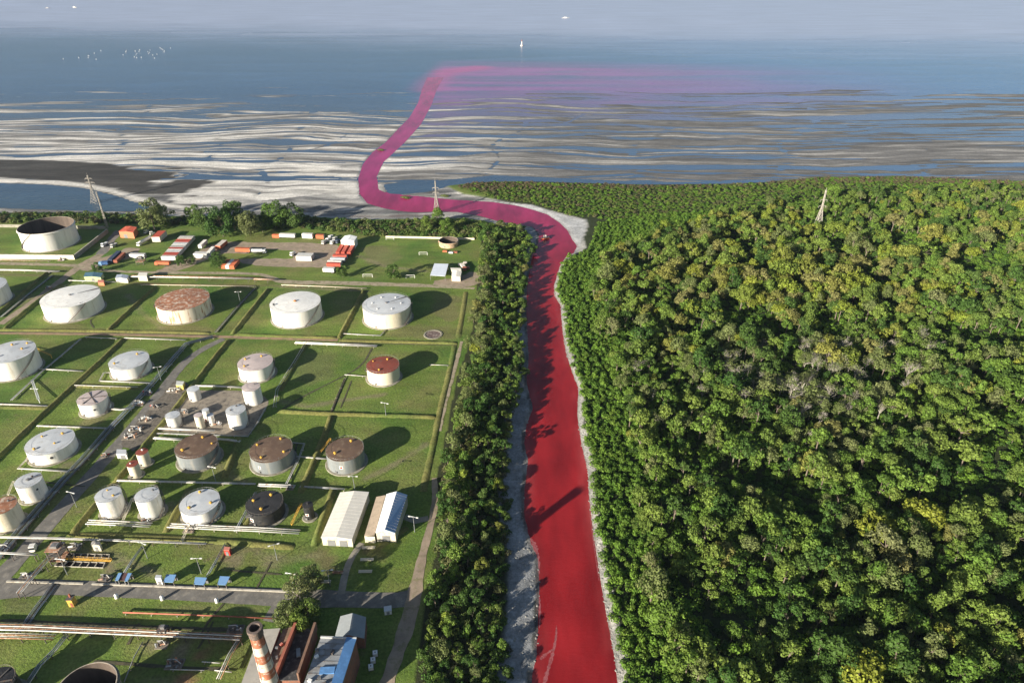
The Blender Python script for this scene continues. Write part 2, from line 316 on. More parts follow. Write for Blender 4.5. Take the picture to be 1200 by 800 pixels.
    for px, c_ in SOIL:
        g_ = gl(px); lo = g_.min(0) - 14; hi = g_.max(0) + 14; k_ = (X > lo[0]) & (X < hi[0]) & (Y > lo[1]) & (Y < hi[1])
        if k_.any():
            mk_ = np.zeros(len(X)); mk_[k_] = sst(1.8, -2.2, sdf(P[k_], g_) + 9 * (n1[k_] - .5) + 5 * (n3[k_] - .5)); put(mk_ * .9, c_, .3)
    for px, c_ in WORN:
        g_ = gl(px); lo = g_.min(0) - 8; hi = g_.max(0) + 8; k_ = (X > lo[0]) & (X < hi[0]) & (Y > lo[1]) & (Y < hi[1])
        if k_.any():
            mk_ = np.zeros(len(X)); mk_[k_] = sst(2.6, .6, pdist(P[k_], g_) + 2.5 * (n3[k_] - .5)); put(mk_ * .7, c_, .4)
    sandy = np.where(n1[:, None] > .5, np.array([.42, .41, .39]), np.array([.34, .34, .335]))
    fl = sst(.5, 4, dl)
    m = fl[:, None]
    # flats: pale bars on the left, darker mud with pale crests on the right
    wl = 1 - sst(-120, 60, X - (Y - 800) * .05)
    hgt = sst(-.01, .13, z + 1.03)
    pale = np.clip(.05 + 1.0 * sst(.38, .60, fbm(X / 110, yy / 6.5, 61, 4)) * hgt + .12 * hgt, 0, 1)
    pr = np.clip(sst(.56, .70, fbm(X / 110, yy / 4.5, 71, 4)) * 1.0 * hgt, 0, 1)
    pp = (pale * wl + pr * .42 * (1 - wl))[:, None]
    fc = np.array([.17, .165, .16]) * (1 - pp) + np.array([.62, .595, .555]) * pp
    insand = sst(6, -6, sdf(P, SAND)) * sst(.36, .56, fbm(X / 40, yy / 7, 81, 4))
    fc = fc * (1 - insand[:, None]) + np.array([.66, .63, .58]) * insand[:, None]
    fc = np.where((dm < 0)[:, None], np.array([.065, .062, .058]) * (.8 + .4 * n2[:, None]), fc)
    spm = sst(5.5, 2.5, dspit + 2 * (n1 - .5))[:, None]; fc = fc * (1 - spm) + np.array([.60, .57, .52]) * spm
    beach = ((Y < 640) & (dm > 0) & (dp > 0) & (dspit > 6) & (sdf(P, SAND) > 0)) * 1.
    bn = sst(.36, .62, fbm(X / 45, yy / 8, 77, 4))[:, None]; bc = (np.array([.13, .13, .13]) * (1 - bn) + np.array([.40, .385, .36]) * bn) * (.75 + .5 * n1[:, None])
    fc = np.where(beach[:, None] > 0, bc, fc)
    fc = np.where((tri < 0)[:, None], np.array([.40, .40, .40]) * (.75 + .45 * n3[:, None]), fc)
    C[:, :3] = C[:, :3] * (1 - m) + fc * m; C[:, 3] *= (1 - fl)
    # banks of the canal
    bk = sst(.2, -.25, z) * (Y < 560) * (dl > -14)
    bcol = np.where(left[:, None], np.array([.25, .255, .26]) * (.55 + .8 * n3[:, None]), np.array([.36, .35, .325]) * (.6 + .7 * n3[:, None]))
    mk = np.where(left, sst(-.04, -.22, z), sst(.0, -.08, z)) * (Y < 560) * (fl < .5)
    C[:, :3] = C[:, :3] * (1 - mk[:, None]) + bcol * mk[:, None]; C[:, 3] *= (1 - mk)
    # lines of darker drift on the mud
    wet = sst(-.78, -.97, z) * (dr > 0)
    C[:, :3] *= (1 - .35 * wet)[:, None]
    st_ = sst(-.90, -.99, z) * (Y < 560) * sst(.25, .6, n3); C[:, :3] = C[:, :3] * (1 - .6 * st_[:, None]) + np.array([.16, .045, .045]) * .6 * st_[:, None]
    return z, C

def axis(segs):
    out = []
    for a, b, s in segs: out += list(np.arange(a, b, s))
    return np.array(sorted(set(np.round(out, 4))))
gx = axis([(-6000, -1500, 900), (-1500, -520, 35), (-520, -250, 7), (-250, -60, 2.6), (-60, 45, 1.0), (45, 110, 2.0), (110, 460, 7), (460, 1500, 35), (1500, 6001, 900)])
gy = axis([(-4000, -200, 700), (-200, 60, 20), (60, 420, 1.6), (420, 700, 1.7), (700, 1180, 1.6), (1180, 1260, 4), (1260, 1500, 20)])
GX, GY = np.meshgrid(gx, gy); nX, nY = len(gx), len(gy)
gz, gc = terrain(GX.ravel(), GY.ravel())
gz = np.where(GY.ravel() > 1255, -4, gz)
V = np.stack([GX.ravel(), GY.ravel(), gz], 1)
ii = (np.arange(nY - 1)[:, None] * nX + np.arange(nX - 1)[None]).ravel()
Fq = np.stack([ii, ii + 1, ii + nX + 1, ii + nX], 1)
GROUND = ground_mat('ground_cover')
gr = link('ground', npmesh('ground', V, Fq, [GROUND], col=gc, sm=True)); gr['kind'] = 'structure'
def gz_at(x, y):
    z, _ = terrain(np.atleast_1d(np.array(x, float)), np.atleast_1d(np.array(y, float))); return z

# ------------------------------------------------------------------ water
sx = axis([(-40000, -3000, 8000), (-3000, -900, 150), (-900, -300, 25), (-300, 700, 9), (700, 3000, 60), (3000, 40001, 8000)])
sy = axis([(420, 640, 20), (640, 1500, 5), (1500, 3400, 40), (3400, 45001, 4000)])
SX, SY = np.meshgrid(sx, sy); sxr, syr = SX.ravel(), SY.ravel()
U_ = 600 + FPX * sxr / (syr * math.cos(_p) + CAM_H * math.sin(_p)); V_ = 400 - FPX * (syr * math.sin(_p) - CAM_H * math.cos(_p)) / (syr * math.cos(_p) + CAM_H * math.sin(_p))
wc = np.zeros((len(sxr), 4)); wc[:, :3] = (.032, .080, .175)
def wput(m, c):
    m = np.clip(m, 0, 1)[:, None]; wc[:, :3] = wc[:, :3] * (1 - m) + np.array(c) * m
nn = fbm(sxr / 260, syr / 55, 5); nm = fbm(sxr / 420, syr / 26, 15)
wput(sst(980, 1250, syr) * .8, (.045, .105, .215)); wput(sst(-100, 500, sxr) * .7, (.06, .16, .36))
silt_sheen = sst(-260, 420, syr - (1640 + 240 * (nn - .5) - sxr * .13)); wput(silt_sheen, (.34, .385, .52)); wc[:, 3] = silt_sheen * .5  # pale silt water with sky reflection and haze painted into its colour
# dye plume drifting along the shore from the river mouth
mouth = gl([(508, 92)])[0]
along = sxr - mouth[0]
y_in = 1030 + .02 * along; y_out = 1370 - .06 * along
pl = sst(y_in - 250, y_in + 40, syr) * sst(y_out + 60, y_out - 60, syr) * sst(-22, 12, along) * (1 - sst(120, 900, along)) 
pl = pl * np.clip(.72 + 1.3 * (nm - .40) + .8 * (fbm(sxr / 90, syr / 40, 25, 4) - .5), .1, 1.1)
wput(pl * .72, (.33, .085, .30))
jet = sst(40, 8, pdist(np.stack([sxr, syr], 1), gl([(500, 104), (506, 94), (520, 84), (560, 79)]))); wput(jet * .75, (.44, .06, .24))
rib = sst(75, 12, pdist(np.stack([sxr, syr], 1), gl([(478, 160), (494, 135), (504, 112), (512, 92)]))) * sst(0, 25, sxr - np.interp(syr, gl([(478, 160), (494, 135), (504, 112), (512, 92)])[:, 1], gl([(478, 160), (494, 135), (504, 112), (512, 92)])[:, 0])) * np.clip(nm * 1.6 - .2, 0, 1); wput(rib * .6, (.36, .09, .30))
halo = sst(48, 8, pdist(np.stack([sxr, syr], 1), gl([(480, 137), (486, 118), (490, 100), (497, 86)]))) * (1 - pl); wput(halo * .6, (.03, .10, .22))
shl = sst(1120, 900, syr) * sst(560, 720, syr); wput(shl * .5, (.085, .115, .16))
shal = sst(700, 560, syr); wput(shal * .8, (.045, .075, .10))
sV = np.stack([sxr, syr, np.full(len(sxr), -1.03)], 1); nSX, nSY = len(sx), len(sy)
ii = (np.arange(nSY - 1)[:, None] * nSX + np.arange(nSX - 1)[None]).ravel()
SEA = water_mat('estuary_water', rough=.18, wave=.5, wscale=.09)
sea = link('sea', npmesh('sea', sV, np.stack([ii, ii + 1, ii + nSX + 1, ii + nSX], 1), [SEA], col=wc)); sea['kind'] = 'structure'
# the dyed river: a strip between its two edges
def resample(p, n):
    d = np.r_[0, np.cumsum(np.hypot(*np.diff(p, axis=0).T))]; t = np.linspace(0, d[-1], n); return np.stack([np.interp(t, d, p[:, 0]), np.interp(t, d, p[:, 1])], 1)
PAIRS = [((610,1300),(790,1300)),((624,800),(724,800)),((632,717),(714,734)),((631,651),(696,627)),((616.7,559),(689,550)),((617.5,495),(676.6,484)),((617.5,446),(678,453)),((617.5,380),(660,390)),((618,331),(649.5,332)),((624,298),(676,287)),((632,272),(665,269)),((602,261),(641,250)),((560,251),(576,235.5)),((489,247.5),(491,229)),((431,237),(455,226.5)),((420,208.5),(441,206)),((436,178),(449,189)),((452,166),(474,166)),((466,151),(493,145)),((490,120),(505,123)),((501,90),(520,90))]
def pair(L, Rr):
    k = [(0, 0)] + [(RL.index(a) + 1, RR.index(b) + 1) for a, b in PAIRS]
    A = []; B = []
    for (a, b), (c, d) in zip(k[:-1], k[1:]):
        A.append(resample(L[a:c + 1], 16)[:-1]); B.append(resample(Rr[b:d + 1], 16)[:-1])
    A.append(L[-1:]); B.append(Rr[-1:]); return np.vstack(A), np.vstack(B)
A_, B_ = pair(RLg, RRg)
rw = []; rc = []
NS = 13
for a, b in zip(A_, B_):
    d = b - a; L = np.hypot(*d); d /= L; ex = np.interp(a[1], [0, 480, 600, 640], [3.0, 3.0, 2.0, .3])
    for j in range(NS):
        q = a - d * ex + d * (L + 2 * ex) * j / (NS - 1); rw.append((q[0], q[1], -1.0))
        t = sst(380, 720, q[1]); c = np.array([.245, .0140, .0165]) * (1 - t) + np.array([.33, .020, .125]) * t  # magenta farther out: dye dilution, plus haze and sky reflection in the colour
        e_ = min(j, NS - 1 - j) / 6.; k_ = fbm(np.array([q[0] / 7]), np.array([q[1] / 16]), 19, 3)[0]
        c = c * (1 + (.45 * k_ - .2) * (1 - .8 * t)) + np.array([.10, .075, .07]) * max(0, 1 - e_ * 2.2) * max(0, k_ - .35) * 2.2 * (q[1] < 420)
        rc.append((*c, 0))
ii = (np.arange(len(A_) - 1)[:, None] * NS + np.arange(NS - 1)[None]).ravel()
RIVER = water_mat('dyed_river_water', rough=.14, wave=.05, wscale=.4, spec=.5, vs_=.06, vst=(1.3, .35, 1), var=.32)
riv = link('river', npmesh('river', rw, np.stack([ii, ii + 1, ii + NS + 1, ii + NS], 1), [RIVER], col=rc)); riv['kind'] = 'structure'

# ------------------------------------------------------------------ haze: closed box of thin air
HAZE_D = 0.00003
hm = bpy.data.materials.new('thin_haze'); hm.use_nodes = True; hn = hm.node_tree.nodes; hn.clear()
ho = hn.new('ShaderNodeOutputMaterial'); hv = hn.new('ShaderNodeVolumePrincipled'); hv.inputs['Color'].default_value = (.58, .74, 1.0, 1); hv.inputs['Density'].default_value = HAZE_D; hv.inputs['Anisotropy'].default_value = .2
hm.node_tree.links.new(hv.outputs[0], ho.inputs['Volume'])
hz = MB().hexa([(-5500, -1500, -6), (5500, -1500, -6), (5500, 8000, -6), (-5500, 8000, -6)], [(-5500, -1500, 206), (5500, -1500, 206), (5500, 8000, 206), (-5500, 8000, 206)]).build('haze', hm); hz['kind'] = 'stuff'

# ------------------------------------------------------------------ roads, tracks and yards: thin sheets on the ground
ASPH = mat('old_asphalt', (.155, .145, .13), .9, .25, .25, (.22, .20, .17), bump=.02)
DIRT = mat('pinkish_dirt', (.30, .235, .175), .95, .25, .2, (.22, .19, .11), bump=.05)
TAN = mat('tan_track', (.32, .265, .19), .95, .25, .2, (.17, .17, .07), bump=.04)
CONC = mat('weathered_concrete', (.42, .39, .33), .9, .22, .35, (.28, .25, .2))
PADM = mat('stained_slab', (.25, .215, .17), .9, .25, .25, (.15, .13, .11))
LZ = [.02]
def road(name, px, wpx, m, rough_edge=.25):
    """ribbon along picture points; wpx = width across in metres (one number or one per point)"""
    P = gl(px); n = len(P)
    w = np.array(wpx if hasattr(wpx, '__len__') else [wpx] * n, float)
    Q = smooth(np.hstack([P, w[:, None]]), 2)
    d = np.r_[0, np.cumsum(np.hypot(*np.diff(Q[:, :2], axis=0).T))]; k = max(3, int(d[-1] / 3)); t = np.linspace(0, d[-1], k)
    Q = np.stack([np.interp(t, d, Q[:, i]) for i in range(3)], 1)
    ww = Q[:, 2] * (1 + rough_edge * (np.array([rnd.random() for _ in range(k)]) - .5))
    LZ[0] += .004
    o = MB().strip(Q[:, :2], ww, LZ[0]).build(name, m); o['kind'] = 'structure'; return o
def patch(name, px, m, jag=.8):
    P = gl(px); P = np.vstack([P, P[:1]]); d = np.r_[0, np.cumsum(np.hypot(*np.diff(P, axis=0).T))]; k = max(8, int(d[-1] / 3.5)); t = np.linspace(0, d[-1], k)[:-1]
    Q = np.stack([np.interp(t, d, P[:, i]) for i in range(2)], 1) + np.array([[rnd.uniform(-jag, jag), rnd.uniform(-jag, jag)] for _ in t])
    LZ[0] += .004
    me = bpy.data.meshes.new(name); me.from_pydata([(q[0], q[1], LZ[0]) for q in Q], [], [tuple(range(len(Q)))]); me.materials.append(m); me.update()
    o = link(name, me); o['kind'] = 'structure'
    if me.polygons[0].normal.z < 0: me.flip_normals()
    return o
patch('dirt_yard', [(243,288),(262,283),(300,284),(345,284),(392,286),(402,292),(398,303),(388,314),(350,313),(310,312),(285,309),(278,303),(310,303),(343,303),(345,294),(312,292),(290,297),(262,297),(250,300),(238,306),(215,316),(196,319),(180,319),(196,312),(220,303),(232,296)], DIRT)
patch('dirt_yard', [(128,300),(150,290),(165,291),(160,300),(140,306),(120,312),(100,318),(92,314),(110,304)], DIRT)
patch('dirt_yard', [(506,337),(510,328),(520,327),(534,326),(545,322),(553,318),(567,320),(566,331),(552,336),(530,337)], DIRT)
patch('dirt_yard', [(1040,272),(1065,269),(1090,271),(1092,277),(1062,279),(1040,277)], DIRT)
patch('concrete_pad', [(222,457),(300,458),(316,470),(291,511),(184,505)], PADM, .3)
road('track', [(0,380),(44,350),(75,326),(96,310),(116,300),(131,288)], [5,5,5.5,7,6,4], DIRT)
road('path', [(-40,308),(40,309.5),(92,311),(100,314)], 4.5, TAN)
road('path', [(105,314),(130,318),(200,319.8),(300,320),(318,325),(330,331),(400,331.5),(480,334),(520,335.5),(556,338)], [3.5,3.5,3.8,4,4,6,6,5,4.5,3], TAN)
road('road', [(118,298),(128,284),(140,270)], 7, ASPH)
road('track', [(-20,390),(120,391.5),(260,394.5),(396,398.5)], [3,3,3.2,3.2], mat('brick_dust_track', (.30, .20, .125), .95, .25, .2, (.2, .18, .09)))
road('road', [(262,397),(235,410),(214,426),(190,457),(165,490),(128,533),(88,578),(48,624),(12,664),(-20,700)], [4,4.5,5,5.5,6,6.5,6.5,6.8,7.5,9], ASPH, .1)
road('road', [(-60,691),(0,690),(60,687.5),(100,689),(200,693),(300,698),(332,700),(370,701),(402,701.5),(440,703),(470,703),(486,698)], [10,10,6.5,6.5,6.8,7.2,7.6,7.6,7,6.5,6.5,7], ASPH, .06)
road('road', [(330,704),(322,716),(315,728)], [5,4.5,4.5], ASPH, .1)
road('path', [(400,696),(404,672),(412,652),(424,636)], 2.6, mat('gravel_path', (.27, .245, .2), .95, .25, .4), .2)
road('path', [(474,605),(490,612),(502,607)], 3, mat('gravel_path', (.3,.27,.22)), .2)
road('track', [(509,560),(510,580),(509,596),(503,622),(495,650),(489,680),(483,710),(474,742),(463,772),(450,810),(440,850)], [2.5,2.6,2.8,3,3.2,4.5,5.5,5,4.5,5,5], DIRT, .3)
road('track', [(541,400),(533,432),(522,470),(515,505)], [2,2.2,2,1.6], TAN, .5)

DRAIN = mat('damp_drain', (.065, .062, .035), .95, .3, .4, (.11, .09, .055))
for px, w in (([(436,408),(424,430),(388,448),(352,466),(330,480)], 1.0), ([(404,444),(396,466),(388,484)], 1.2), ([(412,446),(404,466),(399,478)], .7), ([(330,483.5),(388,486.5),(512,490.5)], 1.0), ([(-10,389),(120,390),(250,393)], .9), ([(110,384),(104,376),(112,371)], .8), ([(398,401),(470,403),(536,404.5)], .9), ([(236,742),(247,724),(262,707)], .9), ([(232,760),(240,748),(250,728)], .8), ([(150,755),(156,743),(163,730)], .8), ([(0,727),(80,730),(160,734),(280,738)], 1.4), ([(95,632),(180,634),(250,637)], 1.0), ([(300,690),(308,676),(318,658)], .9), ([(270,668),(330,673)], .7), ([(110,775),(180,780),(260,784)], 1.1), ([(348,520),(344,540),(340,562)], .8), ([(20,560),(60,566),(100,570)], .7)):
    road('drain', px, w, DRAIN, .7)
WEAR = mat('worn_ground', (.20, .165, .105), .95, .3, .3, (.13, .13, .05), bump=.03)

# ------------------------------------------------------------------ earth bunds round the tanks
BUND = ground_mat('bund_grass')
def bund(px, h=1.1, w=3.4, top=.6):
    h *= 1.0
    P = gl(px); Q = smooth(P, 1); d = np.r_[0, np.cumsum(np.hypot(*np.diff(Q, axis=0).T))]; k = max(3, int(d[-1] / 2.5)); t = np.linspace(0, d[-1], k)
    Q = np.stack([np.interp(t, d, Q[:, i]) for i in range(2)], 1); V = []; C = []
    for i in range(k):
        dd = Q[min(i + 1, k - 1)] - Q[max(i - 1, 0)]; dd /= np.linalg.norm(dd) + 1e-9; n = np.array([-dd[1], dd[0]])
        hh = h * (.85 + .3 * rnd.random()); taper = .15 if i in (0, k - 1) else 1
        jw = 1 + .25 * (rnd.random() - .5)
        for o, z in ((-w / 2 * jw, -.05), (-w * .3, hh * .62 * taper), (-top / 2, hh * taper), (top / 2, hh * taper), (w * .3, hh * .62 * taper), (w / 2 * jw, -.05)):
            q = Q[i] + n * o; V.append((q[0], q[1], z)); C.append((.155, .150, .045, .8))
    F = [(i * 6 + j, (i + 1) * 6 + j, (i + 1) * 6 + j + 1, i * 6 + j + 1) for i in range(k - 1) for j in range(5)]
    me = npmesh('earth_bund', V, F, [BUND], col=C, sm=True)
    if me.polygons[0].normal.z < 0: me.flip_normals()
    o = link('earth_bund', me); o['kind'] = 'structure'; return o
for px, h in (([(73,333),(40,356),(4,387)], 1.3), ([(56,319),(28,342),(0,366),(-20,382)], 1.3), ([(182,337),(155,361),(125,389)], 1.3), ([(315,338),(294,364),(272,392)], 1.2), ([(427,340),(412,368),(397,397)], 1.2),
              ([(546,342),(543,362),(537,396)], .45), ([(-10,386.5),(120,388),(246,390.5)], .8), ([(275,392),(340,394.5),(395,396)], .8), ([(398,399),(470,401),(536,402.5)], .9),
              ([(146,396),(118,423),(88,450),(58,478),(28,506),(0,534),(-20,553)], 1.2), ([(269,398),(248,423),(226,452),(206,478),(186,502),(166,526),(150,548),(134,566)], 1.3), ([(134,566),(108,596),(83,628)], 1.3),
              ([(325,482),(388,485),(450,487),(512,489)], 1.0), ([(389,486),(380,512),(368,540),(352,578)], 1.1), ([(282,512),(272,536),(263,560)], 1.2), ([(222,572),(208,598),(194,624)], 1.4), ([(391,574),(380,604),(368,640)], 1.5),
              ([(88,627),(170,629.5),(250,633),(345,641)], .8), ([(533,404),(527,436),(517,474),(508,520),(499,560),(496,576)], .5), ([(360,400),(345,428),(328,458)], .9), ([(302,588),(296,604),(282,622)], .7), ([(432,652),(455,632),(478,618)], .5),
              ([(58,478),(20,477.5),(-10,476.5)], .7), ([(88,452),(130,453.5),(165,455)], .6)):
    bund(px, h)

# ------------------------------------------------------------------ vegetation: shared crowns and trunks
NPR = np.random.RandomState(11)
def leaf_quads(c, nrm, size, jit=.55):
    """one small bent-free quad per centre, roughly facing nrm"""
    n = len(c); d = nrm + NPR.normal(0, jit, (n, 3)); d /= np.linalg.norm(d, axis=1)[:, None] + 1e-9
    r = NPR.normal(0, 1, (n, 3)); x = np.cross(d, r); x /= np.linalg.norm(x, axis=1)[:, None] + 1e-9; y = np.cross(d, x)
    s = size * NPR.uniform(.6, 1.35, n)[:, None]; a = x * s * .62; b = y * s * .5
    return np.stack([c - a - b * .45, c + b * -.9 + a * .2, c + a + b * .5, c - a * .3 + b], 1).reshape(-1, 3)
def lobes_of(Rr, H, n, kind):
    L = []
    for i in range(n):
        t = NPR.uniform(0, 2 * math.pi); u = NPR.uniform(0, 1)
        if kind == 'dome': ph = math.acos(1 - u * 1.05); q = NPR.uniform(.62, 1.0); L.append((Rr * q * math.sin(ph) * math.cos(t) * .8, Rr * q * math.sin(ph) * math.sin(t) * .8, H * .56 + H * .34 * q * math.cos(ph), NPR.uniform(.17, .42) * Rr))
        elif kind == 'tall': zz = NPR.uniform(.3, .95); w = (1.08 - zz) ** .6 * Rr * NPR.uniform(.25, .85); L.append((w * math.cos(t), w * math.sin(t), H * zz, NPR.uniform(.24, .38) * Rr))
        elif kind == 'spread': q = math.sqrt(u); L.append((Rr * 1.1 * q * math.cos(t), Rr * .85 * q * math.sin(t), H * NPR.uniform(.62, .9) * (1 - .22 * q), NPR.uniform(.15, .30) * Rr))
        elif kind == 'full': zz = 1 - u ** .8 * .82; w = Rr * math.sqrt(max(.05, 1 - ((zz - .5) / .55) ** 2)) * NPR.uniform(.45, .9); L.append((w * math.cos(t), w * math.sin(t), H * zz * .92, NPR.uniform(.20, .36) * Rr))
        elif kind == 'shrub': L.append((Rr * .8 * u * math.cos(t), Rr * .8 * u * math.sin(t), H * (.62 - .35 * u) * NPR.uniform(.6, 1.2), NPR.uniform(.32, .55) * Rr))
    return np.array(L)
def crown_mesh(name, m, Rr, H, n, kind, dens=3.2, leaf=.55, jit=.5):
    L = lobes_of(Rr, H, n, kind); C = []; N = []
    for i, (x, y, z, r) in enumerate(L):
        k = int(dens * 4 * math.pi * r * r * .8 / (leaf * leaf)) // 2 + 8
        d = NPR.normal(0, 1, (k, 3)); d /= np.linalg.norm(d, axis=1)[:, None]; d = d[d[:, 2] > -.55]
        rr = r * (1 - .5 * NPR.uniform(0, 1, len(d)) ** 2.2) * (1 + .18 * np.sin(d[:, 0] * 7 + i) * np.sin(d[:, 1] * 6 + 2 * i))
        p = np.array([x, y, z]) + d * rr[:, None] * np.array([1, 1, .82])
        keep = np.ones(len(p), bool)
        for j, (a, b, c, q) in enumerate(L):
            if j != i: keep &= np.linalg.norm((p - np.array([a, b, c])) / np.array([1, 1, .82]), axis=1) > q * .72
        C.append(p[keep]); N.append(d[keep])
    C = np.vstack(C); N = np.vstack(N); N[:, 2] += .15
    V = leaf_quads(C, N, leaf, jit); return npmesh(name, V, np.arange(len(V)).reshape(-1, 4), [m]), L
BARK = mat('bark', (.16, .13, .10), .9, .3, 2.)
BARKG = mat('grey_dead_wood', (.34, .31, .27), .9, .25, 1.)
def trunk_mesh(name, H, L, m, r0=.24):
    b = MB(); top = np.array([.0, 0, H * .5])
    b.tube([(0, 0, -.3), (.08, .05, H * .22), (0.02, .1, H * .5)], r0, 6, r0 * .62)
    for q in L[np.argsort(-L[:, 3])][:6]: b.tube([top * np.array([1, 1, .75]), (q[:3] + top) / 2 + np.array([0, 0, -.3]), q[:3]], r0 * .45, 4, r0 * .12)
    me = bpy.data.meshes.new(name); me.from_pydata(b.v, [], b.f); me.materials.append(m); me.update(); return me
def bare_mesh(name, H, seed, m):
    r = random.Random(seed); b = MB()
    def br(p, d, l, rad, lev):
        e = p + d * l; b.tube([p, p + d * l * .5 + np.array([r.uniform(-.1, .1) * l, r.uniform(-.1, .1) * l, 0]), e], rad, 4 if lev < 2 else 3, rad * .55)
        if lev >= 4: return
        for _ in range(4 if lev > 0 else 5):
            ax = np.array([r.gauss(0, 1), r.gauss(0, 1), r.gauss(.35, .5)]); nd = d * .95 + ax * .52; nd /= np.linalg.norm(nd)
            br(p + d * l * r.uniform(.55, 1), nd, l * r.uniform(.5, .8), rad * .5, lev + 1)
    br(np.zeros(3), np.array([0, 0, 1.]), H * .36, .22, 0)
    me = bpy.data.meshes.new(name); me.from_pydata(b.v, [], b.f); me.materials.append(m); me.update(); return me
LEAF = {
 'green': leaf_mat('leaves_mid_green', [(.090, .165, .024), (.128, .208, .032), (.165, .225, .042), (.105, .165, .030)]),
 'dark': leaf_mat('leaves_dark_green', [(.046, .105, .018), (.064, .122, .022), (.085, .140, .030)]),
 'yellow': leaf_mat('leaves_yellow_green', [(.18, .240, .030), (.22, .245, .032), (.20, .195, .070), (.21, .215, .045), (.15, .210, .03)]),
 'olive': leaf_mat('leaves_grey_olive', [(.145, .175, .060), (.13, .165, .050), (.17, .185, .075)]),
 'vine': leaf_mat('leaves_bright_vine', [(.090, .185, .022), (.150, .250, .032), (.115, .215, .026), (.075, .150, .020), (.14, .22, .03)]),
 'brown': leaf_mat('leaves_brown_reed', [(.13, .10, .065), (.16, .125, .075), (.11, .09, .055)]),
 'scrub': leaf_mat('leaves_scrub', [(.105, .165, .032), (.15, .19, .045), (.12, .11, .055), (.095, .16, .028)]),
}
TREES = []          # (crown mesh, trunk mesh, height, radius, class)
for cls, cnt in (('green', 9), ('dark', 5), ('yellow', 5), ('olive', 4)):
    for k in range(cnt):
        H = NPR.uniform(8.8, 11.8); Rr = NPR.uniform(3.2, 5.3); kind = 'tall' if (k % 2 if cls == 'olive' else k % 4 == 1) else 'spread' if k % 4 == 3 else 'dome'
        cm, L = crown_mesh('crown', LEAF[cls], Rr, H, int(NPR.uniform(11, 26)), kind, leaf=NPR.uniform(.40, .56) if cls != 'olive' else .44, dens=2.6 if cls != 'olive' else 2.0)
        TREES.append((cm, trunk_mesh('trunk', H, L, BARK), H, Rr, cls))
for cls, lf in (('full_dark', 'dark'), ('full_green', 'green'), ('full_olive', 'olive')):
    for k in range(3):
        cm, L = crown_mesh('crown', LEAF[lf], NPR.uniform(4.4, 5.2), 10.5, 38, 'full', leaf=.36, dens=2.2)
        TREES.append((cm, trunk_mesh('trunk', 10.5, L, BARK), 10.5, 5, cls))
SHRUBS = []
for cls, cnt in (('vine', 4), ('scrub', 4), ('dark', 2), ('brown', 2)):
    for k in range(cnt):
        cm, L = crown_mesh('shrub', LEAF[cls], 2.0, 2.6, 7, 'shrub', leaf=.42, dens=2.4); SHRUBS.append((cm, cls))
BARES = []
for k in range(4):
    bm_ = bare_mesh('branches', 10.5, 40 + k, BARKG); cm, L = crown_mesh('sparse_leaves', LEAF['olive'], 3.6, 9.5, 9, 'dome', leaf=.34, dens=.5, jit=1.); BARES.append((bm_, cm))
def variants(cls): return [i for i, t in enumerate(TREES) if t[4] == cls]

# sources for the far, uncountable masses (never linked to the scene)
def join_mesh(a, b):
    bmn = MB(); V = []; F = []; mi = []; o = 0; ms = []
    for k, me in enumerate((a, b)):
        co = np.empty(len(me.vertices) * 3, np.float32); me.vertices.foreach_get('co', co); V += [tuple(p) for p in co.reshape(-1, 3)]
        for p in me.polygons: F.append(tuple(i + o for i in p.vertices)); mi.append(k)
        o += len(me.vertices); ms.append(me.materials[0])
    m = bpy.data.meshes.new('tree_mass'); m.from_pydata(V, [], F)
    for x in ms: m.materials.append(x)
    m.polygons.foreach_set('material_index', mi); m.update(); return m
SRC_T = bpy.data.collections.new('tree_sources'); SRC_S = bpy.data.collections.new('shrub_sources')
for i, t in enumerate(TREES): SRC_T.objects.link(bpy.data.objects.new('src_tree_%02d' % i, join_mesh(t[0], t[1])))
for i, t in enumerate(BARES): SRC_T.objects.link(bpy.data.objects.new('src_tree_%02d' % (len(TREES) + i), join_mesh(t[0], t[1])))
for i, t in enumerate(SHRUBS): SRC_S.objects.link(bpy.data.objects.new('src_shrub_%02d' % i, t[0]))
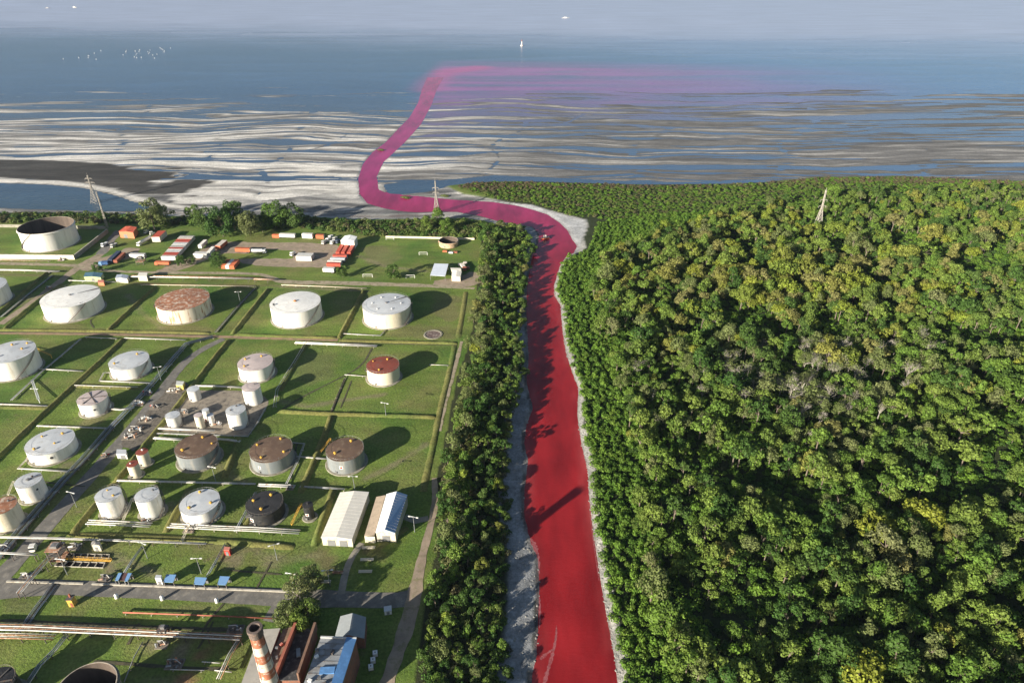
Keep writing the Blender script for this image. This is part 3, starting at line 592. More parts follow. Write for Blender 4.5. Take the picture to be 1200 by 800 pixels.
def scatter(name, pts, idx, rot, scl, coll):
    """one object: instances of the collection's members on the given points"""
    me = bpy.data.meshes.new(name); me.vertices.add(len(pts)); me.vertices.foreach_set('co', np.asarray(pts, np.float32).ravel())
    a = me.attributes.new('idx', 'INT', 'POINT'); a.data.foreach_set('value', np.asarray(idx, np.int32))
    a = me.attributes.new('rotz', 'FLOAT_VECTOR', 'POINT'); a.data.foreach_set('vector', np.stack([np.zeros(len(pts)), np.zeros(len(pts)), rot], 1).astype(np.float32).ravel())
    a = me.attributes.new('scl', 'FLOAT_VECTOR', 'POINT'); a.data.foreach_set('vector', np.asarray(scl, np.float32).ravel())
    ob = link(name, me); g = bpy.data.node_groups.new(name, 'GeometryNodeTree')
    g.interface.new_socket('Geometry', in_out='INPUT', socket_type='NodeSocketGeometry'); g.interface.new_socket('Geometry', in_out='OUTPUT', socket_type='NodeSocketGeometry')
    n = g.nodes; l = g.links; gi = n.new('NodeGroupInput'); go = n.new('NodeGroupOutput'); ip = n.new('GeometryNodeInstanceOnPoints'); ci = n.new('GeometryNodeCollectionInfo')
    ci.inputs['Collection'].default_value = coll; ci.inputs['Separate Children'].default_value = True; ci.inputs['Reset Children'].default_value = True
    def attr(nm, ty):
        x = n.new('GeometryNodeInputNamedAttribute'); x.data_type = ty; x.inputs['Name'].default_value = nm; return x.outputs['Attribute']
    l.new(gi.outputs[0], ip.inputs['Points']); l.new(ci.outputs[0], ip.inputs['Instance']); ip.inputs['Pick Instance'].default_value = True
    l.new(attr('idx', 'INT'), ip.inputs['Instance Index'])
    e2r = n.new('FunctionNodeEulerToRotation'); l.new(attr('rotz', 'FLOAT_VECTOR'), e2r.inputs[0]); l.new(e2r.outputs[0], ip.inputs['Rotation'])
    l.new(attr('scl', 'FLOAT_VECTOR'), ip.inputs['Scale']); l.new(ip.outputs[0], go.inputs[0])
    ob.modifiers.new('scatter', 'NODES').node_group = g; return ob
def jgrid(poly, step, jit=.42):
    lo = poly.min(0); hi = poly.max(0); xs = np.arange(lo[0], hi[0], step); ys = np.arange(lo[1], hi[1], step * .87)
    P = np.array([(x + (step / 2 if k % 2 else 0), y) for k, y in enumerate(ys) for x in xs]); P = P + NPR.uniform(-jit, jit, P.shape) * step
    return P[inside(P, poly)]
def pxuv(P, z=0.):
    f = P[:, 1] * math.cos(_p) + (CAM_H - z) * math.sin(_p); return 600 + FPX * P[:, 0] / f, 400 - FPX * (P[:, 1] * math.sin(_p) - (CAM_H - z) * math.cos(_p)) / f, f

# ------------- the forest east of the river
FOREST = gl([(694,340),(712,306),(765,278),(840,254),(920,240),(960,234),(1080,227),(1290,226),(1290,400),(1290,560),(1290,700),(1310,960),(800,960),(783,800),(764,720),(746,640),(742,560),(733,500),(718,440),(700,390)])
P = jgrid(FOREST, 6.2, .5); U1, V1, D1 = pxuv(P, 6)
gl1 = ((U1 - 1150) / 34) ** 2 + ((V1 - 306) / 10) ** 2 > 1
gl2 = ((U1 - 1095) / 20) ** 2 + ((V1 - 290) / 7) ** 2 > 1
gl3 = ((U1 - 790) / 16) ** 2 + ((V1 - 690) / 26) ** 2 > 1
gl4 = ((U1 - 1068) / 32) ** 2 + ((V1 - 273) / 6) ** 2 > 1
gl5 = ((U1 - 885) / 22) ** 2 + ((V1 - 503) / 13) ** 2 > 1
gap = fbm(P[:, 0] / 17, P[:, 1] / 17, 91, 3) < .60
keep = gl1 & gl2 & gl3 & gl4 & gl5 & gap; P = P[keep]; U1 = U1[keep]; V1 = V1[keep]; D1 = D1[keep]
yl = np.exp(-((U1 - 930) / 190) ** 2 - ((V1 - 325) / 62) ** 2) + .45 * np.exp(-((U1 - 1110) / 80) ** 2 - ((V1 - 255) / 16) ** 2)
dead = np.exp(-((U1 - 960) / 130) ** 2 - ((V1 - 445) / 42) ** 2)
nlow = fbm(P[:, 0] / 45, P[:, 1] / 45, 95, 3)
FT = []
for i, (x, y) in enumerate(P):
    r = rnd.random()
    if r < dead[i] * .55: c = 'bare'
    elif rnd.random() < yl[i] * .60: c = 'yellow'
    elif rnd.random() < .04: c = 'yellow'
    elif rnd.random() < .10 + dead[i] * .4: c = 'olive'
    elif rnd.random() < .12 + (nlow[i] > .55) * .2: c = 'dark'
    else: c = 'green'
    s = rnd.choice((rnd.uniform(.45, .75), rnd.uniform(.75, 1.1), rnd.uniform(.8, 1.2), rnd.uniform(1.15, 1.6))) * (.85 + .35 * nlow[i])
    if c == 'bare': s = max(s, 1.0) * 1.1
    if V1[i] < 262: s *= .8
    FT.append((D1[i], x, y, c, s, rnd.uniform(0, 6.283), U1[i], V1[i]))
# ------------- the belt of trees between the tank farm and the river
BELT = gl([(567,268),(578,262),(618,268),(627,290),(617,330),(613,380),(615,440),(606,480),(594,510),(590,560),(590,620),(580,680),(586,740),(596,780),(596,860),(480,860),(492,800),(500,740),(505,690),(513,650),(520,610),(516,570),(528,520),(541,450),(556,405),(563,340)], 5)
Pb = jgrid(BELT, 5.6); U2, V2, D2 = pxuv(Pb, 6)
BT = []
for i, (x, y) in enumerate(Pb):
    q = fbm(np.array([x / 30]), np.array([y / 30]), 97, 3)[0]
    edge = pdist(np.array([[x, y]]), gl([(560,300),(553,400),(536,450),(524,510),(512,570),(515,620)], 5))[0] < 9
    c = 'olive' if (edge and rnd.random() < .35) or rnd.random() < .08 else 'yellow' if rnd.random() < (.25 if edge else .07) else 'dark' if rnd.random() < .40 else 'green'
    rx = np.interp(y, RLg[:28, 1], RLg[:28, 0]) - x                    # metres from the water
    top_ = np.interp(V2[i], [300, 400, 480, 560, 640, 800], [.68, .74, .78, .62, .46, .46]); wst = np.interp(V2[i], [300, 480, 640, 800], [.95, 1.0, .85, .75])
    s_ = (top_ + (wst - top_) * min(1, max(0, (rx - 12) / 18))) * rnd.uniform(.72, 1.2)
    BT.append((D2[i], x, y, c, s_, rnd.uniform(0, 6.283), U2[i], V2[i]))

def place_tree(x, y, c, s, rot, label, group, name='broadleaf_tree', z=None, sz=None):
    z = float(gz_at(x, y)[0]) if z is None else z
    o = E(name, (x, y, z), label, 'tree', group); o.rotation_euler.z = rot; sz = sz or s; o.scale = (s, s, sz)
    if c == 'bare':
        b = BARES[rnd.randrange(len(BARES))]; link('trunk', b[0], o); link('crown', b[1], o)
    else:
        t = TREES[rnd.choice(variants(c))]; link('trunk', t[1], o); link('crown', t[0], o)
    return o
def in_frame(t, m=6): return -m < t[6] < 1200 + m and -10 < t[7] < 800 + m
FL = {'green': ('mid green leafy forest tree in the dense wood east of the red river', 'green trees of the forest east of the river'),
      'dark': ('dark green leafy forest tree in the dense wood east of the red river', 'dark green trees of the forest east of the river'),
      'yellow': ('yellow green forest tree in the dense wood east of the red river', 'yellow green trees of the forest east of the river'),
      'olive': ('grey olive forest tree in the dense wood east of the red river', 'grey olive trees of the forest east of the river'),
      'bare': ('bare grey tree with leafless branches in the wood east of the red river', 'bare grey trees of the forest east of the river')}
BL = {'green': ('mid green tree in the belt between tank farm and red river', 'green trees of the belt west of the river'),
      'dark': ('dark green tree in the belt between tank farm and red river', 'dark green trees of the belt west of the river'),
      'yellow': ('bright yellow green tree in the belt between tank farm and red river', 'yellow green trees of the belt west of the river'),
      'olive': ('grey olive feathery tree in the belt between tank farm and red river', 'grey olive trees of the belt west of the river')}
allt = [(t, FL) for t in FT if in_frame(t)] + [(t, BL) for t in BT if in_frame(t)]
allt.sort(key=lambda q: q[0][0] / q[0][4])
N_IND = 285
barei = [q for q in allt[N_IND:] if q[0][3] == 'bare'][:14]
chosen = allt[:N_IND] + barei; cid = set(id(q[0]) for q in chosen)
RBX = lambda y: np.interp(y, RRg[:i0 + 1, 1], RRg[:i0 + 1, 0])
KIND = {'green': 'mid green leafy tree', 'dark': 'dark green leafy tree', 'yellow': 'yellow green tree', 'olive': 'grey olive feathery tree', 'bare': 'bare grey leafless tree'}
def zone_label(t, LB):
    u, v, s = t[6], t[7], t[4]; size = 'small' if s < .82 else 'large' if s > 1.2 else 'middling'
    row = 'at the bottom edge' if v > 735 else 'low in the picture' if v > 640 else 'level with the chimney shadow' if v > 545 else 'level with brown roofed tanks' if v > 480 else 'level with the vessel yard' if v > 400 else 'level with the far tank row'
    if LB is FL:
        d = t[1] - RBX(t[2]); place = 'beside the bank creepers' if d < 30 else 'behind the bank creepers' if d < 62 else 'deep in the forest' if u < 1090 else 'near the right picture edge'
        return size + ' ' + KIND[t[3]] + ' ' + place + ', ' + row, 'trees of the forest east of the river'
    place = 'on belt side facing tanks' if t[1] < np.interp(t[2], RLg[:28, 1], RLg[:28, 0]) - 26 else 'on belt side facing river'
    return size + ' ' + KIND[t[3]] + ' ' + place + ', ' + row, 'trees of the belt west of the river'
_cz = gz_at([q[0][1] for q in chosen], [q[0][2] for q in chosen])
for (t, LB), z_ in zip(chosen, _cz):
    place_tree(t[1], t[2], t[3], t[4], t[5], *zone_label(t, LB), z=float(z_), name='bare_tree' if t[3] == 'bare' else 'broadleaf_tree')
rest = [t for t in FT + BT if id(t) not in cid]
def t_index(c): return len(TREES) + rnd.randrange(len(BARES)) if c == 'bare' else rnd.choice(variants(c))
def mass(name, T, label):
    xy = np.array([(t[1], t[2]) for t in T]); z = gz_at(xy[:, 0], xy[:, 1])
    o = scatter(name, np.column_stack([xy, z]), [t_index(t[3]) for t in T], np.array([t[5] for t in T]), [(t[4], t[4], t[4] * rnd.uniform(.85, 1.15)) for t in T], SRC_T); tag(o, label, 'forest', kind='stuff'); return o
mass('forest', rest, 'distant mass of green and yellow forest trees behind the nearer ones')

# ------------- low growth: creepers on the river bank, scrub on the point and the shore, undergrowth
def shrub_mass(name, polys, cls, label, hs=(.7, 1.3)):
    pts = []; idx = []; rot = []; scl = []
    ids = [i for i, s in enumerate(SHRUBS) if s[1] in cls]
    for poly, step, smin, smax in polys:
        Q = jgrid(poly, step); z = gz_at(Q[:, 0], Q[:, 1])
        for (x, y), zz in zip(Q, z):
            if zz < -.42 - .4 * rnd.random(): continue
            s = rnd.uniform(smin, smax); pts.append((x, y, zz - .1)); idx.append(rnd.choice(ids)); rot.append(rnd.uniform(0, 6.28)); scl.append((s, s, s * rnd.uniform(*hs)))
    o = scatter(name, pts, idx, np.array(rot), scl, SRC_S); tag(o, label, 'undergrowth', kind='stuff'); return o
i1 = next(i for i, p in enumerate(RR) if p == (663,300)) + 1
bank = RRg[2:i1 + 1]
VINE = np.vstack([bank + np.array([1.9, 0]), gl([(676,300),(692,290),(701,262),(760,252),(850,248),(820,268),(770,296),(735,330),(735,400),(745,450),(760,520),(770,560),(772,640),(790,720),(805,800),(860,1000)])])
shrub_mass('bank_creepers', [(VINE, 2.4, .4, 1.2)], ('vine',), 'bright green creepers covering the east bank of the red river', (.75, 1.35))
POINT = gl([(536,220),(560,215),(600,214),(680,216),(760,218),(850,217),(900,215),(960,209),(1060,208),(1200,214),(1300,215),(1300,234),(1080,234),(960,240),(850,248),(722,266),(703,256),(668,253),(650,247),(625,239),(600,236),(575,231)])
shrub_mass('point_fringe', [(gl([(532,219),(560,214.5),(600,213.5),(680,215.5),(760,217.5),(850,216.5),(900,214.5),(960,208.5),(1060,207.5),(1200,213.5),(1300,214.5),(1300,219),(1200,218),(1060,214),(960,214.5),(850,220),(760,221),(600,222),(560,225)]), 4.0, .6, 1.3)], ('brown',), 'brown reedy fringe of the point along the tidal flats', (.5, .9))
shrub_mass('point_scrub', [(POINT, 3.6, .6, 1.25)], ('scrub', 'vine'), 'low green and brown scrub on the point by the tidal flats', (.5, .9))
SHORE = gl([(-40,252),(0,251),(92,251),(150,253),(205,256),(330,255),(420,260),(505,260),(545,259),(575,264),(585,275),(566,280),(500,277),(440,276),(400,271),(330,268),(200,264),(100,262),(0,262),(-40,262)])
shrub_mass('shore_scrub', [(SHORE, 4.0, .9, 1.9), (gl([(385,262),(500,262),(560,268),(560,277),(440,276),(385,270)]), 4.5, .9, 1.7)], ('scrub', 'dark'), 'scrubby green bushes along the shore behind the tank farm', (.7, 1.2))
UNDER = gl([(570,272),(622,285),(611,330),(608,380),(610,440),(602,480),(594,510),(596,560),(600,610),(590,680),(592,740),(602,800),(596,900),(478,900),(494,800),(500,740),(505,690),(513,650),(522,610),(520,570),(532,520),(545,450),(558,405),(564,340)])
shrub_mass('belt_undergrowth', [(UNDER, 3.4, .7, 1.4)], ('dark', 'scrub'), 'dark bushes under the trees west of the red river', (.6, 1.2))
shrub_mass('forest_undergrowth', [(FOREST, 4.3, .8, 1.6)], ('dark', 'vine'), 'low bushes on the forest floor east of the red river', (.5, 1.0))

# ------------------------------------------------------------------ single trees about the tank farm
def tree_px(u, v, s, c, label, sz=None, name='broadleaf_tree', group=None):
    q = at(u, v); return place_tree(q[0], q[1], c, s, rnd.uniform(0, 6.28), label, group, name=name, sz=sz)
for u, v, s, c, lb in ((182,270,2.4,'full_olive','tall pale green tree on the shore behind the red roofed warehouse'), (194,265,1.7,'full_green','green tree beside the tall pale tree on the shore'), (229,262,1.5,'full_green','round green tree on the shore left of the dark clump'),
                       (246,275,2.2,'full_dark','dark tree behind the row of parked trailers'), (262,277,2.3,'full_dark','large dark tree in the middle of the shore clump'), (276,270,2.3,'full_dark','dark shore tree behind the orange and white trailer'), (294,277,1.9,'full_olive','olive tree at the right of the dark shore clump'), (308,272,1.6,'full_dark','small dark tree beside the olive shore tree'),
                       (324,268,2.2,'full_green','green tree on the shore above the white trailers'), (345,267,2.1,'full_dark','dark shore tree left of the sunlit mud beach'), (120,258,.8,'full_dark','small dark tree by the slender lattice mast'), (20,258,.7,'full_dark','low dark tree on the shore behind the open tank'),
                       (461,327,1.05,'full_dark','lone dark tree between the white football goals'), (213,312,.8,'full_dark','small round tree beside the white trailer end'), (225,310,.75,'full_dark','small round tree left of the white containers'), (257,314,1.15,'full_dark','bushy dark tree beside the orange striped trailers'), (402,325,.9,'full_dark','dark bush behind the red and white trailers'),
                       (115,319,.7,'full_dark','round bush beside the dirt track junction'), (568,333,1.3,'full_olive','grey olive tree beside the pale roofed shed'), (502,270,1.2,'full_green','green bush tree at the foot of the riverside pylon'), (513,262,1.3,'full_green','tall green bush around the riverside pylon legs'), (523,273,1.2,'full_green','green bush right of the riverside pylon'),
                       (352,708,1.2,'full_olive','tall olive tree where the road bends by the brick building'), (340,733,1.02,'full_olive','lower olive tree between the road and the brick chimney'), (363,728,.95,'full_green','green tree against the brick building wall'), (352,744,.9,'full_green','short green tree behind the tall brick chimney'), (368,688,.95,'full_olive','olive tree top above the road bend'),
                       (555,378,.85,'full_olive','greyish tree at the corner of the tank field'), (552,410,.9,'full_olive','feathery grey tree beside the tank field bund')):
    tree_px(u, v, s, c, lb)

# ------------------------------------------------------------------ storage tanks
WHITE = mat('tank_white_paint', (.78, .755, .70), .55, .12, .35, (.52, .44, .34), stretch=(1, 1, .10), mix=(.55, .74))
WRUST = mat('tank_white_rusted', (.74, .66, .54), .7, .12, .4, (.42, .22, .10), stretch=(1, 1, .1), mix=(.52, .60))
CREAM = mat('tank_cream_paint', (.66, .60, .47), .65, .12, .3, (.50, .42, .30), stretch=(1, 1, .12), mix=(.55, .7))
GREYW = mat('tank_grey_sheet', (.25, .27, .28), .5, .15, .25, (.36, .35, .32), metal=.3, stretch=(1, 1, .1), mix=(.5, .7))
BLACK = mat('tank_black_paint', (.022, .022, .024), .6, .3, .3, (.05, .045, .04))
RF_W = mat('roof_white', (.74, .73, .70), .6, .12, .3, (.50, .44, .37), mix=(.56, .72))
RF_G = mat('roof_pale_grey', (.52, .54, .56), .5, .10, .15, (.42, .42, .42), mix=(.5, .65))
RF_R = mat('roof_rust', (.30, .13, .07), .85, .3, .25, (.50, .40, .32), mix=(.50, .60))
RF_RED = mat('roof_red_oxide', (.23, .055, .035), .8, .15, .15, (.19, .07, .05))
RF_B = mat('roof_brown', (.135, .085, .058), .8, .2, .15, (.21, .15, .10), mix=(.52, .64))
RF_P = mat('roof_pinkish', (.50, .42, .40), .7, .15, .2, (.35, .22, .17), mix=(.6, .7))
YEL = mat('yellow_fitting', (.62, .36, .06), .6, .2, 1.)
STEEL = mat('grey_steel', (.25, .25, .25), .5, .2, .6, (.18, .13, .1), metal=.4)
DSTEEL = mat('dark_steel', (.09, .085, .08), .6, .25, .6, (.15, .09, .06))
REDP = mat('red_paint', (.52, .05, .035), .5, .12, .8)
WPAINT = mat('white_paint', (.80, .78, .74), .5, .08, .5)
PADC = mat('tank_footing', (.27, .25, .20), .9, .2, .4, (.18, .17, .10))
DARKIN = mat('dark_inside', (.03, .028, .025), .5, .3, .2)  # near-black; deep shade inside open tanks put into the colour
def tank_geo(tx, ty, w, yb):
    best = None
    for z in np.linspace(.6, 30, 500):
        P = at(tx, ty, z); f = proj(P)[2]; r = w / 2 * f / FPX; v = proj((P[0], P[1] - r, 0))[1]
        if best is None or abs(v - yb) < best[0]: best = (abs(v - yb), P[0], P[1], z, r)
    return best[1:]
def shell_patch(c, r, a, da, z0, z1, n=6):
    v = []; 
    for i in range(n + 1):
        t = a - da / 2 + da * i / n; v += [(c[0] + r * math.cos(t), c[1] + r * math.sin(t), z0), (c[0] + r * math.cos(t), c[1] + r * math.sin(t), z1)]
    return MB().add(v, [(2 * i, 2 * i + 2, 2 * i + 3, 2 * i + 1) for i in range(n)])
def tank(label, tx, ty, w, yb, wall=WHITE, roof=RF_G, kind='cone', vents=(), vmat=YEL, stair=None, mark=None, extra=(), name='storage_tank', pad=True, group='storage tanks of the tank farm'):
    x, y, H, r = tank_geo(tx, ty, w, yb); t = E(name, (x, y, 0), label, 'tank', group); c = (x, y, 0); n = 56 if r > 4 else 28
    if pad: MB().ring(c, [(r + 1.2, .03), (r + 1.0, .28), (r - .3, .30)], n).build('footing', PADC, t)
    if kind == 'open':
        MB().ring(c, [(r, .1), (r, H)], n).build('shell', wall, t, True)
        MB().ring(c, [(r - .14, H), (r - .14, H * .08)], n).build('inner_wall', mat('rusty_inner_wall', (.10, .075, .06), .9, .3, .3, (.09, .07, .055), stretch=(1, 1, .15)), t, True)
        MB().ring(c, [(r - .15, H * .12), (.01, H * .10)], n).build('floating_roof', DARKIN, t, True)
        MB().ring(c, [(r + .02, H - .9), (r + .6, H - .85), (r + .6, H - .7), (r + .02, H - .65)], n).build('wind_girder', wall if wall is not BLACK else DSTEEL, t)
        MB().ring(c, [(r + .05, H), (r + .05, H + .12), (r - .18, H + .12), (r - .18, H)], n).build('rim', mat('rim_rusty', (.42, .36, .29), .8, .3, .8), t)
    else:
        rise = .055 * r if kind == 'cone' else .02
        MB().ring(c, [(r, .1), (r, H)], n).build('shell', wall, t, True)
        hoop = MB()
        for k in range(1, max(2, int(H / 2.2))): z = H * k / max(2, int(H / 2.2)); hoop.ring(c, [(r + .004, z - .06), (r + .035, z - .03), (r + .035, z + .03), (r + .004, z + .06)], n)
        hoop.build('weld_seam', wall, t)
        MB().ring(c, [(r + .06, H - .12), (r + .10, H), (r * .55, H + rise * .55), (.02, H + rise)], n).build('roof', roof, t)
        if r > 3.2:
            rail = MB(); rail.ring(c, [(r - .05, H + 1.0), (r + .02, H + 1.06), (r + .05, H + 1.0)], n)
            for k in range(n // 2): a = 4 * math.pi * k / n; rail.tube([(x + r * math.cos(a), y + r * math.sin(a), H), (x + r * math.cos(a), y + r * math.sin(a), H + 1.02)], .035, 3)
            rail.build('guard_rail', STEEL if wall is not BLACK else DSTEEL, t)
    zt = lambda q: H + (.055 * r * (1 - q) if kind == 'cone' else 0)
    for q, a, s in vents:
        px, py = x + r * q * math.cos(R(a)), y + r * q * math.sin(R(a))
        MB().ring((px, py, zt(q) - .1), [(.36 * s, 0), (.36 * s, .55 * s), (.62 * s, .6 * s), (.62 * s, .8 * s), (.1 * s, 1.05 * s)], 10, cap1=True).build('vent', vmat, t)
    if 'walk' in extra:
        a = R(40); MB().box((x + .5 * r * math.cos(a), y + .5 * r * math.sin(a), zt(.5) + .02), (r, .7, .25), a).build('roof_walkway', STEEL, t)
        MB().ring((x, y, zt(0)), [(.8, -.1), (.8, .35), (.02, .5)], 12).build('centre_hatch', STEEL, t)
    if 'rafters' in extra:
        for k in range(6): a = R(60 * k + 12); MB().box((x + .46 * r * math.cos(a), y + .46 * r * math.sin(a), zt(.46) + .02), (r * .88, .45, .18), a).build('roof_rib', DSTEEL, t)
    if 'spot' in extra:
        me = MB().ring((x, y, zt(0)), [(1.1, -.08), (.9, .25), (.5, .6), (.02, .75)], 12).build('centre_hatch', mat('rust_orange', (.45, .17, .05), .8, .3, 1.), t)
    if stair is not None:
        a0 = R(stair); turns = min(2.2, H * 1.25 / r); st = MB(); k = max(10, int(H * 3.0)); rl = []
        for i in range(k):
            a = a0 + turns * i / k; z = H * (i + 1) / k
            st.box((x + (r + .5) * math.cos(a), y + (r + .5) * math.sin(a), z - .12), (.9, max(.32, turns * r / k), .09), a); rl.append((x + (r + .95) * math.cos(a), y + (r + .95) * math.sin(a), z + 1.0))
        st.tube(rl, .06, 4); st.tube([(p[0], p[1], p[2] - 1.1) for p in rl], .10, 4); st.build('stair', DSTEEL if wall is not BLACK else STEEL, t)
    if mark:
        a = R(mark[1]); z0 = H * mark[3]; s = mark[2]
        em = shell_patch(c, r + .05, a, s / r, z0, z0 + s).build('emblem', MATS[mark[0]] if mark[0] in MATS else WPAINT, t)
        cc = MB(); N = 14; v = [(x + (r + .09) * math.cos(a), y + (r + .09) * math.sin(a), z0 + s / 2)]
        for i in range(N): b = 2 * math.pi * i / N; aa = a + s * .34 * math.cos(b) / r; v.append((x + (r + .09) * math.cos(aa), y + (r + .09) * math.sin(aa), z0 + s / 2 + s * .34 * math.sin(b)))
        cc.add(v, [(0, 1 + i, 1 + (i + 1) % N) for i in range(N)]).build('emblem_mark', mark[4], em)
    # manhole and drain box low on the shell
    a = R(250); MB().ring((0, 0, 0), [(.5, 0), (.5, .35), (.02, .4)], 10)
    MB().box((x + (r + .15) * math.cos(a), y + (r + .15) * math.sin(a), .7), (.5, .9, .9), a).build('manhole', STEEL, t)
    return t
V4 = [(.78, 70, 1), (.78, 160, 1), (.72, 250, 1), (.75, 340, 1)]
PALE = mat('pale_red_mark', (.62, .22, .19), .6, .1, 1.); DARKM = mat('dark_mark', (.05, .05, .055), .6, .1, 1.)
tank('open topped cream tank in a walled enclosure near the shore', 53.7, 264, 58, 296, WHITE, None, 'open', stair=215)
tank('large white tank beside the dirt track, far row, white roof', 82.5, 347, 62, 378.5, WHITE, RF_W, vents=[(.9, 320, .6)], vmat=STEEL, extra=('walk',), stair=285)
tank('large white tank with rust blotched roof and streaked walls', 213.7, 350.5, 59, 380, WRUST, RF_R, vents=[(.86, 20, .6)], vmat=STEEL, stair=170)
tank('large white tank with orange rust spot on roof centre', 346, 354, 57.5, 385, WHITE, RF_W, vents=[(.84, 200, 1.1)], vmat=DARKM, extra=('spot',), stair=300)
tank('large pale grey roofed tank beside the grass corner with round pad', 453, 356, 56, 386, CREAM, RF_G, vents=[(.6, a, .8) for a in range(0, 360, 60)], vmat=RF_W, extra=('walk',), stair=320)
tank('big white tank cut by the left edge, middle row', 11, 412, 53, 447, WHITE, RF_G, vents=[(.5, 20, 1), (.55, 110, 1), (.5, 250, 1), (.78, 60, 1)], stair=300)
tank('white tank left of the diagonal road, two yellow roof fittings', 151, 422, 43, 446, WHITE, RF_G, vents=[(.6, 70, 1), (.7, 215, 1)], stair=310)
tank('small white tank with dark ribs crossing its roof', 108, 466, 32, 489, WHITE, RF_P, extra=('rafters',), mark=('tank_white_paint', 300, 1.6, .45, DARKM), stair=330)
tank('white tank with blue grey roof and dark mark on its side', 58.5, 517, 51, 545.5, WHITE, RF_G, vents=[(.6, 60, 1), (.6, 150, .8), (.7, 240, 1), (.4, 330, .8)], mark=('tank_white_paint', 300, 2.0, .42, DARKM))
tank('white tank beside the vessel yard, pinkish roof', 299, 424, 39.5, 449, WHITE, RF_P, vents=[(.6, 70, 1), (.7, 160, 1), (.7, 230, 1)], stair=320)
tank('cream tank with dark red roof standing alone on the grass', 448.5, 427.5, 38, 452.5, CREAM, RF_RED, vents=[(.6, 70, 1), (.65, 260, 1), (.75, 150, .7)], stair=150)
tank('narrow white tank at the corner of the vessel yard', 294, 453, 20.5, 476, WHITE, RF_P, vents=[(.5, 60, .7)], vmat=STEEL, pad=False)
tank('narrow white tank beside the vessel yard pipes, railings on roof', 276, 480, 22, 504, WHITE, RF_G, vents=[(.6, 100, .8), (.5, 200, .6)], vmat=DSTEEL, stair=330, pad=False)
tank('slim white tank at the back of the vessel yard', 226, 455.5, 13.5, 471, WHITE, RF_G, pad=False)
tank('short white tank at the front of the vessel yard', 202, 486, 16, 502.5, WHITE, RF_G, pad=False, stair=330)
tank('thin upright white vessel between the vessel yard tanks', 232, 486, 9.5, 503.5, CREAM, RF_P, pad=False, name='process_vessel')
tank('thinnest white vessel in the vessel yard', 246, 486, 7.5, 499, WHITE, RF_G, pad=False, name='process_vessel')
tank('thin vessel half hidden behind the thinnest one', 240.5, 480, 7.5, 494, WHITE, RF_G, pad=False, name='process_vessel')
tank('brown roofed grey tank left of its row, three yellow fittings', 230, 522, 47, 552.5, GREYW, RF_B, vents=[(.6, 80, 1.1), (.65, 220, 1.2), (.75, 10, .8)], stair=310)
tank('brown roofed grey tank in the middle of its row', 317.5, 526, 48.5, 556, GREYW, RF_B, vents=V4, mark=('white_paint', 252, 1.3, .45, REDP))
tank('brown roofed grey tank at the right of its row, round emblem', 404, 526, 43.5, 556, GREYW, RF_B, vents=[(.65, 70, 1.1), (.6, 225, 1.2)], mark=('white_paint', 268, 1.6, .42, REDP), stair=140)
tank('slender cream tank with dark red cap beside the bund', 166, 529, 13, 547, CREAM, RF_RED, vents=[(.3, 90, .8)], vmat=WPAINT, pad=True)
tank('slender cream tank with red rim in front of another', 155, 543, 12.5, 561, CREAM, RF_RED, vents=[(.3, 200, .6)], vmat=WPAINT)
tank('tall white tank, left of the twin pair above the pipes', 126.5, 579, 28, 609, WHITE, RF_G, vents=[(.6, 340, .8), (.5, 120, .6)], mark=('tank_white_paint', 245, 1.3, .5, PALE), stair=320)
tank('tall white tank, right of the twin pair above the pipes', 172, 579.5, 26.5, 609.5, WHITE, RF_G, vents=[(.6, 60, .8)], vmat=STEEL, mark=('tank_white_paint', 245, 1.5, .45, PALE), stair=320)
tank('wide white tank between the twin tanks and the black tank', 234, 588, 44, 616.5, WHITE, RF_G, vents=[(.75, 110, 1), (.65, 350, 1), (.6, 235, 1.1)], mark=('tank_white_paint', 238, 1.4, .35, PALE), stair=310)
tank('tall white tank beside the pipe bundle near the left edge', 33, 562.5, 28, 590, WHITE, RF_G, vents=[(.4, 70, .8)], vmat=DSTEEL, extra=('walk',), mark=('tank_white_paint', 330, 1.4, .6, DARKM))
tank('cream tank with rusty roof cut by the left edge', 2, 592, 31, 624, CREAM, RF_R, vents=[(.5, 60, .8)], vmat=STEEL)
tank('black tank with yellow fittings and red emblem', 310, 589, 42, 617.5, BLACK, mat('black_roof', (.035, .034, .034), .6, .3, .2), vents=[(.6, 70, 1.1), (.65, 170, 1), (.55, 270, 1.1)], mark=('white_paint', 240, 1.7, .32, REDP), stair=190)
tank('small black tank with red emblem beside a yellow ladder', 360.5, 591, 11.5, 610, BLACK, BLACK, vents=[(.2, 90, .9)], vmat=BLACK, mark=('white_paint', 262, 1.3, .35, REDP))
tank('white tank at the left edge in the far row', -24, 336, 54, 366, WHITE, RF_G)
tank('low open rusty basin ring by the shore wall', 525.5, 281.5, 22.5, 291.5, mat('rusty_ring', (.55, .40, .26), .8, .25, .5, (.35, .2, .12)), None, 'open', name='open_basin', pad=False)
tank('open topped dark tank cut by the bottom edge', 100, 806, 67, 868, mat('dark_tank_wall', (.20, .19, .15), .7, .2, .3), None, 'open', vents=())
tank('black roofed tank in the bottom left corner', -6, 800, 42, 838, BLACK, BLACK, extra=('rafters',))
q = at(507.5, 392); o = E('round_pad', (q[0], q[1], 0), 'round concrete pad with dark centre on the grass', 'concrete pad')
MB().ring(q, [(5.6, .02), (5.5, .3), (4.6, .32), (4.4, .12)], 32).build('kerb', PADC, o); MB().ring(q, [(4.6, .10), (.02, .10)], 32).build('slab', mat('dark_slab', (.13, .09, .08), .9, .4, .4, (.3, .25, .22)), o)

